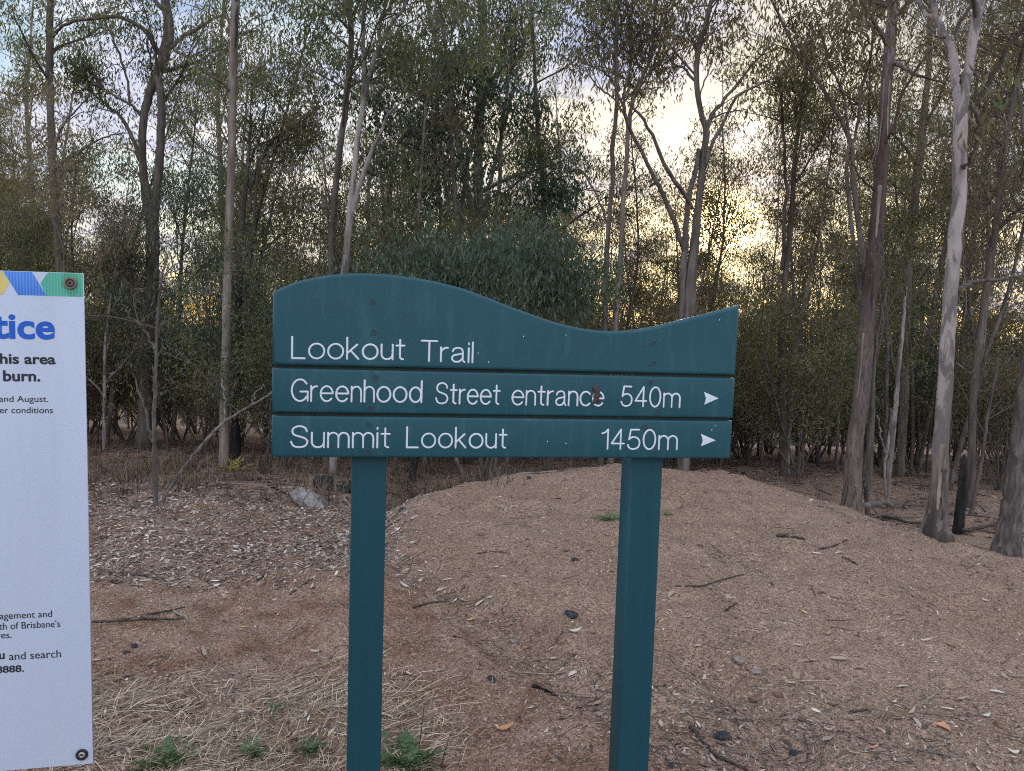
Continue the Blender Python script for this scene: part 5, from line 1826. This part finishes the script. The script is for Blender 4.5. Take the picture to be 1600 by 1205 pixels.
lv = [(372, 838, 16), (386, 886, 20), (427, 899, 16), (213, 984, 20), (379, 982, 22), (315, 1021, 34), (282, 1154, 42), (495, 1019, 26), (435, 1047, 16), (153, 1033, 24), (145, 926, 16), (299, 1072, 28), (350, 935, 14), (455, 985, 18), (520, 1065, 20),
      (630, 917, 20), (870, 895, 14), (751, 945, 30), (736, 970, 16), (897, 989, 30), (775, 887, 12), (629, 1100, 32), (933, 1101, 24), (789, 1140, 34), (865, 1032, 18), (916, 1137, 26), (794, 979, 16), (822, 893, 12), (770, 850, 12), (690, 925, 22), (640, 1055, 20),
      (1312, 866, 28), (1276, 868, 18), (1152, 834, 18), (1114, 855, 14), (1113, 921, 18), (1138, 933, 14), (1257, 960, 18), (1295, 992, 24), (1448, 1003, 26), (1482, 1009, 26), (1409, 972, 20), (1310, 1033, 32), (1410, 1076, 28), (1558, 1086, 34), (1528, 1064, 16),
      (1472, 1140, 28), (1298, 1142, 34), (1296, 1157, 30), (1235, 1069, 26), (1247, 1011, 18), (1363, 1169, 34), (1541, 1120, 24), (1215, 820, 12), (1100, 795, 12), (1180, 870, 14), (1050, 931, 26), (1075, 965, 20), (1395, 1100, 20), (1425, 1115, 24), (1480, 1110, 26), (1505, 1095, 20),
      (1345, 1045, 20), (1270, 1035, 18), (1210, 1040, 16), (1580, 1175, 30), (1470, 890, 14), (1380, 930, 14), (1540, 940, 16), (1240, 900, 12), (1065, 800, 10), (900, 790, 12), (840, 770, 12)]
for k, (px, py, lp) in enumerate(lv):
    rr = random.Random(k * 7 + 1)
    z = 0 if px < 550 else (1 if px < 985 else 2)
    lab, m_, ti = special.get((px, py), (LBL[z], M_PLEAF, rr.choice([.1, .3, .45, .6, .8, 1.0])))
    fallen(lab, px, py, lp * rr.uniform(.62, .98), rr.uniform(-.9, .9) + rr.choice([0, math.pi]), m_, ti, k, None if (px, py) in special else GRP[z])


# ---------------------------------------------------------------- green weeds
def weed(label, px, py, rp, nfr, seed, cat='weed', m=None, up=.7):
    rng = np.random.default_rng(8000 + seed)
    p = gpt(px, py)
    R0 = rp * 1.3 * p[1] / FPX
    root = empty('green_weed', p, label, cat)
    st, lf = [], []
    for k in range(nfr):
        a = rng.uniform(0, 6.28)
        l = R0 * rng.uniform(.7, 1.35)
        e = rng.uniform(.25, 1.25) * up
        d = np.array([math.cos(a) * math.cos(e), math.sin(a) * math.cos(e), math.sin(e)])
        o0 = np.append(rng.standard_normal(2) * R0 * .22, 0)
        t = np.linspace(0, 1, 7)[:, None]
        P = o0 + d * l * t + np.array([0, 0, -1.]) * l * .28 * t ** 2
        st.append(tube(P, np.linspace(.0016, .0006, 7), 4, False))
        s = nrm(np.cross(d, [0, 0, 1.]))
        for i in range(1, 7):
            for sg_ in (-1, 1):
                ll = R0 * .30 * (1.1 - .1 * i) * rng.uniform(.8, 1.2)
                ax = nrm(d * .7 + s * sg_ + rng.standard_normal(3) * .15)
                w = nrm(np.cross(ax, np.cross(s, d) + rng.standard_normal(3) * .3)) * ll * .20
                b0 = P[i]
                lf.append([b0, b0 + ax * ll * .5 + w, b0 + ax * ll, b0 + ax * ll * .5 - w])
        lf.append([P[-2], P[-1] + s * R0 * .05, P[-1] + d * R0 * .22, P[-1] - s * R0 * .05])
    make_obj('stems', [(v, f, 0, np.full(len(v), .3)) for v, f in st], [m or WEED], root)
    v = np.array(lf).reshape(-1, 3)
    f = np.arange(len(v)).reshape(-1, 4)
    make_obj('foliage', [(v, f, 0, np.repeat(rng.uniform(.1, .95, len(f)), 4))], [m or WEED], root)
    return root


weed('leafy green weed low in the straw, widest of those near the notice', 252, 1196, 38, 34, 1)
weed('small green weed in the straw midway between notice and left post', 392, 1178, 22, 20, 2)
weed('small green weed in the straw just left of the left post', 488, 1174, 22, 18, 3)
weed('bushy green weed growing against the right side of the left post', 636, 1190, 36, 48, 4)
weed('sparse pale green weed in the straw above the other weeds', 432, 1112, 18, 9, 5)
weed('flat green tuft on the mound beside the right post', 955, 812, 20, 18, 6, up=.4)
weed('tiny green tuft on the mound right of the right post', 1043, 806, 9, 9, 7)
weed('little yellowish green plant at the foot of the pale tan pole trunk', 364, 736, 22, 22, 8, m=leaf_mat('yellow_green_leaf', (.16, .15, .03), (.26, .24, .05), (.36, .32, .08)))
